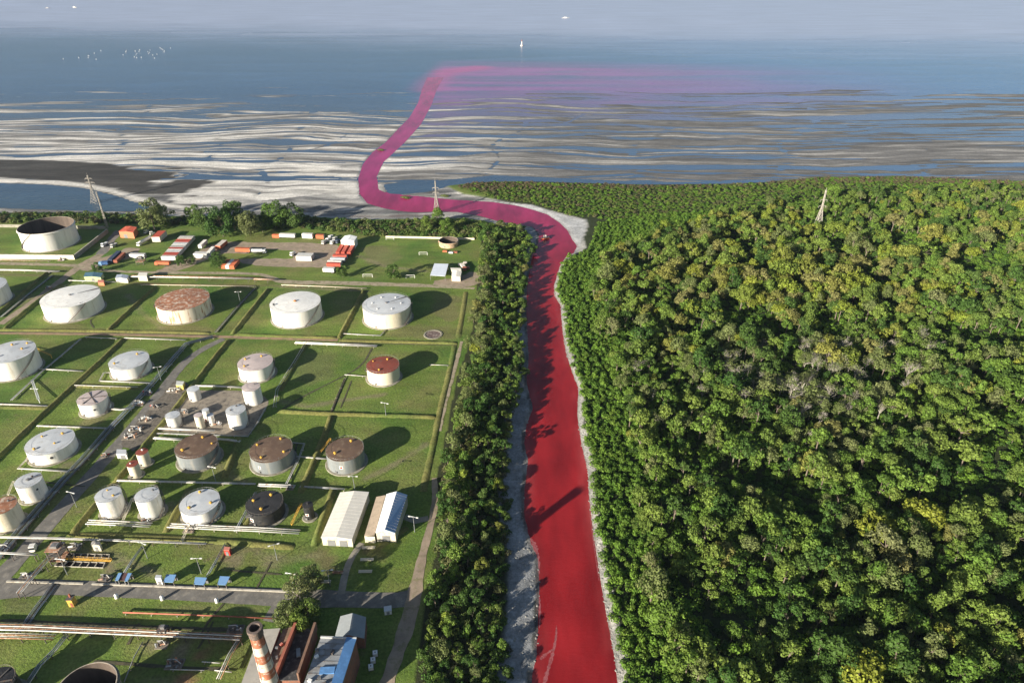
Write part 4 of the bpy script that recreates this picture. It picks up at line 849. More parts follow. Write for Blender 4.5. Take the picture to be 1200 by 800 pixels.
# ------------------------------------------------------------------ pipes
PW = mat('pipe_white', (.54, .525, .49), .5, .18, .3, (.42, .34, .26), mix=(.52, .66)); PG = mat('pipe_grey', (.33, .35, .37), .45, .15, .3, (.25, .2, .17), metal=.3)
PRU = mat('pipe_rust', (.36, .18, .10), .8, .3, .5, (.55, .45, .36)); PRD = mat('pipe_red', (.38, .12, .075), .7, .25, .4); PBL = mat('pipe_blue_grey', (.20, .25, .31), .4, .15, .3, metal=.2)
def pipes(label, px, n=2, r=.22, gap=.7, z=.9, mats=(PW,), every=9., cat='pipeline', name='pipe_run'):
    P = gl(px); d = np.r_[0, np.cumsum(np.hypot(*np.diff(P, axis=0).T))]
    nrm = []
    for i in range(len(P)):
        a = P[min(i + 1, len(P) - 1)] - P[max(i - 1, 0)]; a /= np.linalg.norm(a); nrm.append(np.array([-a[1], a[0]]))
    gap *= .7; nrm = np.array(nrm); o = E(name, (P[0][0], P[0][1], 0), label, cat); W = (n - 1) * gap
    for k in range(n):
        off = k * gap - W / 2; rr = r * .58 * (1, .72, .9, .6, .8)[k % 5]; zz = z + rr
        Q = [(P[i][0] + nrm[i][0] * off, P[i][1] + nrm[i][1] * off, zz) for i in range(len(P))]
        MB().tube(Q, rr, 8).build('pipe', mats[k % len(mats)], o, True)
    t = 1.0
    while t < d[-1]:
        x, y = np.interp(t, d, P[:, 0]), np.interp(t, d, P[:, 1]); i = min(np.searchsorted(d, t), len(P) - 1); a = math.atan2(nrm[i][1], nrm[i][0])
        s = MB(); hw = W / 2 + .45
        for sg in (-1, 1): s.box((x + sg * hw * .85 * math.cos(a), y + sg * hw * .85 * math.sin(a), 0), (.22, .22, z), a)
        s.box((x, y, z - .2), (2 * hw, .24, .2), a); s.build('support', CONC if z < 1.2 else DSTEEL, o); t += every
    return o
pipes('thick white pipes on trestles along the yard path', [(153,327.5),(225,328.5),(298,330)], 3, .55, 1.3, 2.2, (PW, PW, PRU))
pipes('rusty pipes continuing the white trestle to the right', [(298,330.5),(322,331.5)], 3, .4, 1.2, 2.2, (PRU, PW, PRU))
pipes('thin yellowish pipe below the white trestle', [(165,334.5),(235,335.5),(300,336.5)], 2, .28, .8, .6, (CREAM, PRU))
pipes('white pipe ending at the red cabin near the dirt track', [(81,330),(110,331),(137,332)], 2, .4, 1.0, .8)
pipes('white pipes crossing the left edge below the walled enclosure', [(-30,317.5),(30,318.5),(70,320)], 3, .45, 1.1, 1.0)
pipes('long thin white pipe in front of the concrete wall', [(-30,305.5),(20,306),(60,306.8)], 2, .3, .9, .6, (PRU, PW))
pipes('pipe run along the far bund right of the trestle', [(330,335),(382,337),(430,339)], 2, .35, .9, .7, (CREAM, PRU))
pipes('short white pipe in the lane above the oval shadow', [(100,396),(118,397),(137,397.8)], 1, .38, 1, .5)
pipes('white pipe meeting the diagonal pipe bundle', [(146,397),(182,398.2),(218,399.5)], 2, .35, .8, .5)
pipes('wide white pipe below the brick coloured track', [(346,403),(395,405),(442,407)], 3, .5, 1.1, .7)
pipes('white pipe in front of the tank by the diagonal road', [(130,437.5),(122,438),(117,447.5),(145,448.5),(180,450)], 2, .35, .8, .5)
pipes('white pipe right of the big left edge tank', [(42,433),(70,434.5),(98,436)], 2, .35, .8, .5)
pipes('white pipe on the bund at the left edge', [(-10,474.5),(25,475.5),(58,477)], 2, .35, .8, .6)
pipes('long white pipe below the small ribbed tank', [(44,500),(88,501.5),(130,503)], 2, .38, .8, .5)
pipes('thin pipe above the small ribbed tank', [(88,453.2),(125,454.5),(162,455.5)], 1, .3, .8, .9)
pipes('white pipe around the tank with the dark mark', [(35,536),(22,550),(50,551.5),(82,553.5)], 2, .35, .8, .5)
pipes('thick white pipe from the small ribbed tank to the bundle', [(128,480),(142,481.5),(158,479)], 2, .5, 1.1, .6)
pipes('thick white pipe left of the brown roofed tank', [(181,515),(198,516),(214,517)], 2, .62, 1.3, .8)
pipes('white pipe right of the brown roofed tank', [(255,516),(268,517),(282,519)], 2, .5, 1.1, .8)
pipes('white pipe along the front of the vessel yard', [(186,503.5),(220,505),(252,506.2)], 2, .55, 1.1, .7)
pipes('white pipe behind the vessel yard', [(229,453.5),(255,454),(284,455.5)], 2, .5, 1.1, .7)
pipes('low pipe curving round the vessel yard corner', [(184,508.5),(240,510.5),(291,512),(302,496),(312,478)], 2, .28, .7, .4, (PG, PW))
pipes('long white pipe below the brown roofed tanks', [(138,564.5),(180,565.5),(240,567),(300,568.5)], 2, .42, .9, .7)
pipes('white pipe between brown roofed and black tanks', [(303,570),(324,570.6),(346,571.5)], 3, .45, .9, .7)
pipes('grey pipe reaching the warehouse corner', [(352,571.5),(380,573),(404,574.5)], 2, .35, .9, .7, (PG, PW))
pipes('double white pipes under the twin tall tanks', [(103,613.5),(140,615),(178,617)], 3, .42, 1.5, .8)
pipes('double white pipes under the wide white tank', [(198,617.5),(250,620),(300,622),(352,625)], 3, .42, 1.4, .8)
pipes('long white pipe across the lower grass field', [(-10,632.5),(60,634),(150,637),(243,640.5)], 2, .38, .9, 1.6)
pipes('short white pipe over the road at the left edge', [(-12,653.5),(18,655),(46,656.5)], 2, .38, .9, 3.0)
pipes('rusty and white main pipe rack across the bottom', [(-30,738.5),(40,740),(130,744),(210,747.5),(284,751)], 4, .42, 1.0, 2.0, (PW, PRU, PW, PRU), 8)
pipes('second rusty pipe rack at bottom left', [(-30,748),(20,748.5),(66,750)], 4, .35, .9, 1.6, (PRU, PW, PRU, PW), 8)
pipes('thin white pipes just above the main bottom rack', [(-30,733.5),(30,734.5),(80,736),(150,740)], 2, .25, .7, 1.4, (PW, CREAM), 8)
pipes('long red pipe above the bottom pipe rack', [(145,719),(230,722),(324,726)], 1, .42, 1, .6, (PRD,))
pipes('bundle of blue grey pipes beside the diagonal road, upper part', [(250,396),(219,404),(205,420),(180,450),(156,476),(130,503)], 5, .34, .95, .8, (PG, PBL, PG, DSTEEL, PBL), 7)
pipes('bundle of blue grey pipes beside the diagonal road, lower part', [(130,503),(100,538),(74,566),(42,603),(14,636),(-6,660)], 6, .38, 1.0, .8, (PG, PBL, DSTEEL, PG, PBL, DSTEEL), 7)
pipes('grey pipe crossing the field of the big left edge tank', [(95,398),(72,418),(50,436),(14,470)], 2, .38, .9, .5, (PG, PW))
pipes('grey pipe bundle crossing under the road to the bottom rack', [(66,683),(52,702),(40,718),(30,733)], 5, .28, .75, .25, (PG, PBL, DSTEEL), 7)
pipes('blue grey pipes dropping from the bottom rack', [(80,746),(66,764),(48,782),(32,806)], 3, .34, .9, 1.2, (PG, PBL, PW), 7)
pipes('grey pipe beside the black tank', [(300,578),(289,600),(276,624)], 2, .38, .9, .5, (PG, PBL))
pipes('white pipe from the brown roofed tank down to the main', [(343,520),(357,521),(350,540),(336,568)], 2, .3, .8, .6, (PG, PW))
pipes('grey pipe down the lower grass to the blue canopies', [(265,638),(254,658),(243,677)], 2, .32, .8, .6, (PG, PBL))
pipes('grey pipe down the lower grass to the dark canopy', [(168,641),(157,656),(146,673)], 2, .32, .8, .6, (PG, PBL))
pipes('thin pipes rising to the bend below the wide white pipe', [(360,401),(345,426),(325,458),(322,478)], 2, .25, 1.6, .8, (PW, PG))
pipes('pipe between the two right brown roofed tanks', [(348,536),(365,537.5),(384,539)], 2, .35, .8, .6)
pipes('short white pipe at the red roofed tank', [(404,440),(418,441),(430,442)], 1, .32, .8, .4)
pipes('thin dark pipe below the red roofed tank', [(405,442),(396,462),(388,482)], 1, .28, .8, .3, (DSTEEL,))
pipes('white pipe at the right fence above the belt trees', [(503,428),(515,428.4),(526,428.8)], 1, .28, .8, .3)
pipes('pipe and valve line under the far grey roofed tank', [(400,391.5),(425,393),(446,394),(452,387)], 2, .32, .8, .4, (PW, PG))
pipes('dark pipes in the trench beside the rusty roofed tank', [(300,337),(276,363),(253,390)], 3, .35, 1., .3, (DSTEEL, PG, DSTEEL))
pipes('pale pipes in the trench beside the left far bund', [(62,323),(32,347),(2,372)], 3, .3, .9, .3, (PG, PW, DSTEEL))
pipes('bottom pipe trestle beside the chimney', [(283,752),(271,772),(258,800)], 3, .3, .9, 2.0, (PW, PG, PRU))
pipes('thin grey pipe in the shade of the bottom tank', [(168,753),(158,770),(146,800)], 1, .28, .8, .4, (PG,))
for a, b, lb in (((237,776),(259,777.5),'short white pipe beside the red earth'), ((252,786),(272,788),'short pale pipe near the trestle'), ((200,785),(240,786),'thin pipe between the patches of red earth')): pipes(lb, [a, b], 1, .3, .8, .3)

# ------------------------------------------------------------------ walls, kerbs
def wall_line(name, label, px, h, w, m, cat='wall'):
    P = gl(px); o = E(name, (*P[0], 0), label, cat)
    for i in range(len(P) - 1):
        a, b = P[i], P[i + 1]; L = np.linalg.norm(b - a); ang = math.atan2(*(b - a)[::-1]); n = max(1, int(L / 12))
        for k in range(n):
            c = a + (b - a) * (k + .5) / n; MB().box((*c, 0), (L / n - .08, w, h), ang).build('panel', m, o)
        MB().box((*((a + b) / 2), h), (L - .1, w + .14, .14), ang).build('coping', CONC, o)
    return o
wall_line('concrete_wall', 'cream concrete wall in front of the open topped tank', [(-20,303),(30,303.5),(88,304)], 3.4, .6, CREAM)
wall_line('concrete_wall', 'concrete wall running up the right side of the tank enclosure', [(88.6,303.4),(108,288),(127,272.5)], 3.2, .6, mat('grey_concrete_wall', (.30, .28, .23), .9, .2, .3, (.22, .22, .15)))
wall_line('concrete_wall', 'low concrete wall behind the open topped tank', [(-20,266),(50,267),(124,268.5)], 2.2, .5, MATS['grey_concrete_wall'])
wall_line('boundary_wall', 'pale low wall between sports field and shore scrub', [(452,278.5),(500,279.5),(556,281)], 1.4, .3, CREAM)
wall_line('kerb_wall', 'long pale kerb along the top of the main road', [(8,681.5),(60,683),(98,684.2)], .45, .5, CONC, 'kerb')
wall_line('kerb_wall', 'pale kerb in front of the blue canopies', [(108,684.5),(180,687),(250,690),(352,694)], .45, .5, CONC, 'kerb')

# ------------------------------------------------------------------ buildings
def building(name, label, cat, roof_px, h, wm, rm, kind='flat', rise=1.2, door=None, open_front=False, extra=None, group=None):
    """roof_px: back-left, back-right, front-right, front-left corners of the eaves in the picture"""
    Q = np.array([at(u, v, h)[:2] for u, v in roof_px]); c = Q.mean(0); o = E(name, (*c, 0), label, cat, group)
    W = c + (Q - c) * .975
    if open_front:
        for p in W: MB().box((*p, 0), (.22, .22, h)).build('post', STEEL, o)
        MB().hexa([(*(W[1] * .98 + W[2] * .02), .0), (*W[1], .0), (*W[0], 0), (*(W[0] * .98 + W[3] * .02), 0)][::1], [(*(W[1] * .98 + W[2] * .02), h - .2), (*W[1], h - .2), (*W[0], h - .2), (*(W[0] * .98 + W[3] * .02), h - .2)]).build('back_wall', wm, o)
    else:
        b = MB(); v = [(*p, 0) for p in W] + [(*p, h - .05) for p in W]; b.add(v, [(0, 1, 5, 4)[::-1], (1, 2, 6, 5)[::-1], (2, 3, 7, 6)[::-1], (3, 0, 4, 7)[::-1]])
        if kind == 'gable':
            mb_, mf = (W[0] + W[1]) / 2, (W[3] + W[2]) / 2; b.add([(*W[0], h - .05), (*W[1], h - .05), (*mb_, h + rise - .08), (*W[3], h - .05), (*W[2], h - .05), (*mf, h + rise - .08)], [(0, 1, 2), (3, 5, 4)])
        b.build('wall', wm, o)
    t = .22
    if kind == 'flat':
        MB().hexa([(*p, h) for p in Q[::-1]], [(*p, h + t) for p in Q[::-1]]).build('roof', rm if not isinstance(rm, tuple) else rm[0], o)
    elif kind == 'gable':
        rms = rm if isinstance(rm, tuple) else (rm, rm); mb_, mf = (Q[0] + Q[1]) / 2, (Q[3] + Q[2]) / 2
        for (a, b2, d, e), m in (((Q[0], mb_, mf, Q[3]), rms[0]), ((mb_, Q[1], Q[2], mf), rms[1])):
            za = h if b2 is mb_ else h + rise; zb = h + rise if b2 is mb_ else h
            MB().hexa([(*e, za), (*d, zb), (*b2, zb), (*a, za)], [(*e, za + t), (*d, zb + t), (*b2, zb + t), (*a, za + t)]).build('roof', m, o)
        ro = [x for x in o.children if x.name.startswith('roof')][-1]
        # standing seams
        s = MB()
        for i in range(1, 14):
            for (a, b2, d, e, za, zb) in ((Q[0], mb_, mf, Q[3], h, h + rise), (mb_, Q[1], Q[2], mf, h + rise, h)):
                p = a + (e - a) * i / 14; q_ = b2 + (d - b2) * i / 14; s.tube([(*p, za + t), (*q_, zb + t)], .03, 4)
        s.build('seam', rms[0], ro)
    elif kind == 'mono':
        MB().hexa([(*Q[3], h - rise), (*Q[2], h - rise), (*Q[1], h), (*Q[0], h)], [(*Q[3], h - rise + t), (*Q[2], h - rise + t), (*Q[1], h + t), (*Q[0], h + t)]).build('roof', rm, o)
    elif kind == 'arch':
        k = 8; P0 = []; f = []
        for i in range(k + 1):
            s_ = i / k; zz = h + rise * math.sin(math.pi * s_)
            a = Q[0] + (Q[1] - Q[0]) * s_; b2 = Q[3] + (Q[2] - Q[3]) * s_; P0 += [(*a, zz), (*b2, zz)]
        MB().add(P0, [(2 * i, 2 * i + 1, 2 * i + 3, 2 * i + 2) for i in range(k)] + [tuple(range(0, 2 * k + 2, 2)), tuple(range(2 * k + 1, 0, -2))]).build('roof', rm, o, False)
    if door:
        a, b2 = W[3], W[2]; L = np.linalg.norm(b2 - a); d = (b2 - a) / L; n = np.array([d[1], -d[0]])
        for f0, wd_, hd in door:
            p = a + d * L * f0 + n * .06; MB().box((*p, .02), (wd_, .08, hd), math.atan2(d[1], d[0])).build('door', mat('door_grey', (.20, .20, .20), .6, .2, .5), o)
    return o, Q
RFC = mat('sheet_roof_cream', (.72, .68, .60), .7, .08, .3, (.52, .46, .36), mix=(.6, .75)); RFW = mat('sheet_roof_white', (.80, .80, .79), .5, .05, .3); RFBG = mat('sheet_roof_blue', (.22, .34, .50), .5, .1, .3)
RFBR = mat('sheet_roof_tan', (.43, .34, .25), .8, .15, .3, (.34, .27, .2)); BRICK = mat('old_brick', (.24, .10, .065), .9, .25, .5, (.17, .12, .09)); WCR = mat('wall_cream', (.60, .55, .44), .85, .12, .4, (.45, .40, .3))
RRED = mat('sheet_roof_red', (.50, .095, .05), .7, .15, .3, (.60, .28, .18), mix=(.55, .65)); WORG = mat('wall_orange', (.55, .20, .10), .8, .12, .4)
DGREY = mat('roof_dark_grey', (.13, .135, .14), .85, .25, .2, (.2, .19, .17)); TARP = mat('roof_teal', (.05, .12, .17), .6, .2, .4)
building('warehouse', 'long warehouse with plain cream sheet roof', 'warehouse', [(398.7,577),(432.5,576.5),(412.5,632),(376,630)], 4.2, WCR, RFC, 'gable', .7, door=[(.3, 3, 3), (.7, 3, 3)])
o, _ = building('warehouse', 'warehouse with white and blue sided roof and tan lean-to', 'warehouse', [(453,579),(477.5,580),(463,624.5),(440,624)], 5.0, WCR, (RFW, RFBG), 'gable', 1.7, door=[(.5, 3, 3.2)])  # sun-facing slope's brightness put into its white; right slope blue
_q = [at(u, v, 3.6)[:2] for u, v in ((441,582),(452,581.5),(439,628),(427,627.5))]; c0 = np.array(o.location)[:2]
MB().hexa([(*_q[3], 3.5), (*_q[2], 4.2), (*_q[1], 4.2), (*_q[0], 3.5)], [(*_q[3], 3.7), (*_q[2], 4.4), (*_q[1], 4.4), (*_q[0], 3.7)]).build('lean_to_roof', RFBR, o)
_w = [np.array(p) for p in _q]; MB().add([(*p, z) for p in _w for z in (0, 3.45)], [(0, 2, 3, 1), (4, 6, 7, 5), (6, 0, 1, 7)]).build('lean_to_wall', WCR, o)
building('warehouse', 'small warehouse with red roof and orange walls by the shore', 'warehouse', [(147,265.5),(160.5,266.5),(156,272.5),(139,271.5)], 5, WORG, RRED, 'gable', .6, door=[(.4, 3, 3)])
building('white_shed', 'plain white shed beside the red trailers and sports field', 'shed', [(404,276.5),(418.5,277.5),(415,283),(399,282)], 6, mat('white_wall', (.78, .74, .66), .7, .1, .4), RFW, 'gable', 1.0, door=[(.5, 3, 3)])
building('open_shed', 'open fronted shed with pale blue white roof', 'shed', [(509,309),(525.5,309.5),(521.6,322.5),(504,321.5)], 4.2, WCR, mat('roof_ice', (.60, .65, .72), .5, .08, .3), 'mono', .8, open_front=True)
building('small_shed', 'small shed with two stepped pale roofs beside scrap', 'shed', [(530,317.5),(541,318),(539.5,325),(529,324.5)], 3.2, WCR, RFC, 'gable', .5)
building('small_shed', 'tiny pale lean-to behind the stepped roof shed', 'shed', [(528,314),(540,314.4),(540.5,317),(529,316.8)], 3.6, WCR, RFC, 'flat')
building('long_hut', 'long hut with dark teal roof beside the dirt junction', 'hut', [(100,319.5),(121,320),(118,325),(98,324.4)], 3, mat('wall_lime', (.45, .48, .25), .8, .15, .4), TARP, 'gable', .5, door=[(.5, 2, 2)])
building('grey_hut', 'grey roofed hut at the start of the white trestle', 'hut', [(137,322),(151,322.6),(149,326.8),(135,326.2)], 3, mat('white_wall', (.78, .74, .66)), mat('roof_slate', (.25, .29, .36), .6, .15, .3), 'gable', .5)
building('white_hut', 'small white hut under the crossing of the pipes', 'hut', [(163,319.5),(173,319.8),(172,324),(161,323.6)], 3.6, WCR, RFC, 'flat')
building('small_cabin', 'small beige cabin on the grass above the sunken basins', 'cabin', [(108,634.5),(117.5,635),(116.5,639),(106.5,638.6)], 3, WCR, mat('roof_greybrown', (.33, .31, .29), .8, .15, .4), 'gable', .4, door=[(.5, 1, 2)])
building('small_cabin', 'white and yellow cabin beside the diagonal road', 'cabin', [(207,446.5),(216,447),(214,451.5),(206,451)], 2.8, mat('wall_yellow', (.68, .54, .14), .7, .15, .4), mat('roof_greyish', (.55, .56, .52), .7, .15, .4), 'flat', door=[(.5, 1, 2)])
building('small_cabin', 'white box cabin beside the road near the red capped tanks', 'cabin', [(137,526.5),(148,527),(148,532.5),(136,532)], 2.6, mat('white_wall', (.78, .74, .66)), RF_G, 'flat', door=[(.6, 2.2, 2.1)])
building('red_cabin', 'little red cabin on the lower grass by the grey pipe', 'cabin', [(263,640.5),(270,641),(268.5,645),(262,644.6)], 2.6, REDP, mat('red_roof_pale', (.55, .2, .15), .7, .15, .4), 'flat', door=[(.5, 1, 2)])
building('red_cabin', 'tiny red hut beside the white pipe and dirt track', 'cabin', [(115,328),(122,328.3),(121.5,331),(114.5,330.8)], 2.4, WORG, mat('red_roof_pale', (.55, .2, .15)), 'flat')
building('white_booth', 'white booth between the blue canopies by the road', 'booth', [(183,673.5),(189.5,673.8),(188.5,677.5),(181.5,677.2)], 3.6, mat('white_wall', (.78, .74, .66)), RF_G, 'flat', door=[(.5, 1, 2)])
def canopy(label, px, m, h=2.8):
    building('canopy', label, 'canopy', px, h, STEEL, m, 'mono', .35, open_front=True)
CBL = mat('canopy_blue', (.16, .30, .52), .5, .08, .4)
canopy('blue canopy right beside the white booth', [(195,673),(206.5,673.3),(203,681.5),(191.6,681)], CBL)
canopy('blue canopy at the end of the lower grass pipe', [(229,676.2),(242.6,676.8),(239,684.3),(227,683.6)], CBL)
canopy('rightmost blue canopy along the road kerb', [(258,675),(269.5,675.6),(264.6,684.5),(254.6,684)], CBL)
canopy('left half of the split blue canopy by the basins', [(139,671.2),(143,671.4),(138.5,679.5),(134.5,679)], CBL)
canopy('dark middle strip of the split canopy by the basins', [(143.2,671),(150,671.3),(145.5,679.8),(138.8,679.5)], mat('canopy_dark', (.10, .05, .045), .7, .2, .4), 2.5)
canopy('right half of the split blue canopy by the basins', [(150.2,671.4),(154.5,671.6),(149.5,680),(145.7,679.8)], CBL)
# brick works at the bottom edge
building('flat_roofed_building', 'building with bare pale grey flat roof behind the chimney', 'building', [(306.5,737.5),(328.5,736),(305,800),(282,803)], 7, BRICK, mat('roof_bare_grey', (.40, .37, .32), .9, .12, .2, (.33, .3, .26)), 'flat')
o, Q = building('brick_building', 'old brick building with dirty brown roof and red parapet', 'building', [(332,737),(347,733),(322,797),(303,801)], 6, BRICK, mat('roof_dirty_brown', (.20, .14, .09), .95, .3, .4, (.28, .2, .14)), 'flat')
def parapet(o, a, b, z, h, w, m, nm='parapet'):
    a = np.array(a); b = np.array(b); L = np.linalg.norm(b - a); MB().box((*((a + b) / 2), z), (L, w, h), math.atan2(*(b - a)[::-1])).build(nm, m, o)
parapet(o, Q[1], Q[2], 6.24, 1.5, .9, mat('parapet_red', (.36, .12, .075), .9, .25, .5))
for k, (f, g_) in enumerate(((.25, .4), (.5, .35), (.62, .6), (.3, .7))): 
    p = Q[0] + (Q[1] - Q[0]) * f + (Q[3] - Q[0]) * g_; MB().box((*p, 6.24), (.9, .7, .8), k).build('roof_unit', mat('red_roof_pale', (.55, .2, .15)) if k % 2 else STEEL, o)
o, Q = building('brick_building', 'low brick wing with dark roof between two parapets', 'building', [(349,736),(371,737),(351,797),(326,797)], 4, BRICK, mat('roof_near_black', (.05, .05, .052), .9, .4, .3, (.11, .11, .11)), 'flat')  # near-black roof mottled with dark grey
parapet(o, Q[1], Q[2], 4.24, 3.4, .8, mat('parapet_brown', (.22, .13, .09), .9, .25, .5)); 
p = (Q[0] + Q[2]) / 2; MB().box((*p, 4.24), (1.2, 3.0, .5), .3).build('skylight', mat('skylight_glass', (.2, .28, .33), .3, .2, .5), o)
o, Q = building('works_hall', 'big works hall with grey sheet roof and blue edge strip', 'building', [(376,747),(418,748.5),(398,812),(352,812)], 12, BRICK, mat('roof_grey_sheets', (.27, .28, .29), .7, .2, .15, (.20, .19, .18), mix=(.5, .6)), 'flat')
p0, p1, p2, p3 = Q[0] + (Q[1] - Q[0]) * .73, Q[1], Q[2], Q[3] + (Q[2] - Q[3]) * .73
MB().hexa([(*p3, 12.24), (*p2, 12.24), (*p1, 12.24), (*p0, 12.24)], [(*p3, 13.0), (*p2, 12.5), (*p1, 12.5), (*p0, 13.0)]).build('blue_roof_strip', mat('blue_roof', (.10, .23, .46), .45, .15, .25, (.12, .28, .55)), o)
parapet(o, Q[0], Q[1], 12.24, .5, .5, mat('parapet_pale', (.45, .45, .44), .8, .15, .5))
for i in range(1, 9):
    a = Q[0] + (Q[3] - Q[0]) * i / 9; b = p0 + (p3 - p0) * i / 9; parapet(o, a, b, 12.24, .09, .12, STEEL, 'sheet_joint')
a = Q[0] + (Q[3] - Q[0]) * .62 + (p0 - Q[0]) * .42; b = Q[0] + (Q[3] - Q[0]) * .60 + (p0 - Q[0]) * .95; parapet(o, a, b, 12.35, .35, 2.2, MATS['blue_roof'], 'blue_patch')
for k, (f, g_) in enumerate(((.05, .25), (.12, .37), (.65, .28), (.5, .75), (.2, .8), (.72, .85))):
    p = Q[0] + (p0 - Q[0]) * f + (Q[3] - Q[0]) * g_; MB().box((*p, 12.24), (.9 + .3 * (k % 3), .8, .7), k * .7).build('roof_unit', (STEEL, WPAINT, DSTEEL)[k % 3], o)
building('vaulted_shed', 'shed with curved dark grey roof behind the works hall', 'shed', [(399,722),(429,723),(427,748),(392,748)], 5, BRICK, mat('roof_shade_grey', (.27, .29, .30), .6, .15, .2), 'gable', 1.8)
# chimney
CH = at(298, 735, 40); o = E('brick_chimney', (CH[0], CH[1], 0), 'tall brick chimney with red and white bands and black mouth', 'chimney')
NB = 11; rr = lambda z: 2.9 - 1.25 * z / 40
CB_R = mat('chimney_red_band', (.42, .15, .085), .9, .2, .5, (.62, .50, .42), mix=(.55, .62)); CB_W = mat('chimney_white_band', (.66, .58, .50), .9, .2, .5, (.45, .26, .18), mix=(.56, .64))
for k in range(NB):
    z0 = 36.8 * k / NB; z1 = 36.8 * (k + 1) / NB; MB().ring((CH[0], CH[1], 0), [(rr(z0) + .01 * (k % 2), z0), (rr(z1) + .01 * (k % 2), z1)], 28).build('band', CB_W if k % 2 else CB_R, o, True)
MB().ring((CH[0], CH[1], 0), [(rr(36.8), 36.8), (rr(37) + .18, 37.2), (rr(38.5) + .22, 38.6), (rr(38.6) + .4, 38.9), (rr(40) + .42, 40), (rr(40) - .25, 40.05), (rr(40) - .3, 34)], 28).build('cap', mat('sooty_cap', (.12, .095, .085), .9, .3, .8, (.22, .15, .12)), o)
MB().ring((CH[0], CH[1], 0), [(rr(35) - .1, 35.2), (.02, 35.2)], 28).build('flue', DARKIN, o)
for k in (0, 2.1, 4.2):
    MB().tube([(CH[0] + (rr(z) + .1) * math.cos(k), CH[1] + (rr(z) + .1) * math.sin(k), z) for z in np.linspace(0, 38, 8)], .06, 4).build('ladder_rail', DSTEEL, o)

# ------------------------------------------------------------------ lattice pylons
LAT = mat('galvanised_lattice', (.38, .35, .31), .6, .15, .5, metal=.2)
def pylon(label, px, H, wb, arms, name='lattice_pylon', k=1.):
    q = at(*px); z0 = float(gz_at(q[0], q[1])[0]); o = E(name, (q[0], q[1], z0), label, 'pylon'); wt = .7
    def cor(z, i): w = (wb + (wt - wb) * min(1, z / (H * .62)) ** .85) / 2; return np.array([q[0] + w * (-1, 1, 1, -1)[i], q[1] + w * (-1, -1, 1, 1)[i], z0 + z])
    zs = np.linspace(0, H, 11)
    for i in range(4): MB().tube([cor(z, i) for z in zs], .26 * k, 4, .16 * k).build('leg', LAT, o)
    b = MB()
    for a, c in zip(zs[:-1], zs[1:]):
        for i in range(4):
            j = (i + 1) % 4; b.tube([cor(a, i), cor(c, j)], .10 * k, 3); b.tube([cor(a, j), cor(c, i)], .10 * k, 3); b.tube([cor(c, i), cor(c, j)], .10 * k, 3)
    b.build('bracing', LAT, o)
    for z, l in arms:
        m = MB()
        for s in (-1, 1):
            for dy in (-.35, .35): m.tube([(q[0], q[1] + dy, z0 + z), (q[0] + s * l, q[1], z0 + z + .1)], .12, 4)
            m.tube([(q[0], q[1], z0 + z + 1.1), (q[0] + s * l, q[1], z0 + z + .1)], .10, 4); m.tube([(q[0] + s * l, q[1], z0 + z), (q[0] + s * l, q[1], z0 + z - 1.3)], .14, 4)
        m.build('cross_arm', LAT, o)
    MB().tube([(q[0], q[1], z0 + H), (q[0], q[1], z0 + H + 2)], .12, 4).build('spike', LAT, o)
pylon('lattice pylon with cross arms standing on the mud by the dark pool', (112,236), 25, 6.5, [(15, 3.5), (18.5, 4.2), (22, 3.2)])
pylon('slender lattice mast beside the tank enclosure and dark scrub', (126,267), 30, 1.5, [], 'lattice_mast', .5)
pylon('pale lattice pylon rising from bushes on the river bank', (512,249), 28, 5.5, [(18, 2.6), (22, 2.6)])
pylon('pale lattice pylon rising out of the forest', (957,270), 33, 6, [(20, 2.8), (25, 2.6)])

# ------------------------------------------------------------------ trailers, containers, trucks
TYRE = mat('tyre', (.02, .02, .02), .9, .2, 1.)
def vm(key, c): return mat('body_' + key, c, .5, .10, .35, tuple(min(1, x * .75 + .05) for x in c), mix=(.58, .72))
VC = {'white': vm('white', (.66, .64, .60)), 'red': vm('red', (.44, .085, .055)), 'orange': vm('orange', (.52, .145, .065)), 'grey': vm('grey', (.40, .39, .37)), 'pale': vm('pale', (.62, .56, .50)), 'blue': vm('blue', (.06, .13, .30)), 'navy': vm('navy', (.035, .05, .09)), 'rust': vm('rust', (.30, .10, .06)), 'silver': vm('silver', (.56, .57, .57)), 'yellow': vm('yellow', (.62, .38, .08)), 'lightblue': vm('lightblue', (.25, .42, .62)), 'green': vm('green', (.14, .25, .15))}
GLASS = mat('cab_glass', (.03, .04, .05), .15, .1, 1.)
def wheels(o, c, a, xs, hw, r=.5):
    for x in xs:
        for s in (-1, 1):
            p = np.array([c[0] + x * math.cos(a) - s * hw * math.sin(a), c[1] + x * math.sin(a) + s * hw * math.cos(a), r + .02]); ax = np.array([-math.sin(a), math.cos(a), 0]) * .16
            wh = MB().tube([p - ax, p + ax], r, 10).build('wheel', TYRE, o); MB().tube([p - ax * 1.08, p + ax * 1.08], r * .45, 6).build('hub', STEEL, wh)
def boxbody(o, c, a, L, w, z0, z1, m, nm='body', ribs=True):
    b = MB().box((*c, z0), (L, w, z1 - z0), a)
    if ribs:
        n = max(3, int(L / .9))
        for i in range(n):
            x = -L / 2 + L * (i + .5) / n
            for s in (-1, 1): b.box((c[0] + x * math.cos(a) - s * (w / 2 + .03) * math.sin(a), c[1] + x * math.sin(a) + s * (w / 2 + .03) * math.cos(a), z0 + .1), (.12, .07, z1 - z0 - .2), a)
            b.box((c[0] + x * math.cos(a), c[1] + x * math.sin(a), z1), (.10, w * .96, .05), a)
    return b.build(nm, m, o)
def orient(pa, pb):
    A = at(*pa)[:2]; B = at(*pb)[:2]; d = B - A; return (A + B) / 2, np.linalg.norm(d), math.atan2(d[1], d[0])
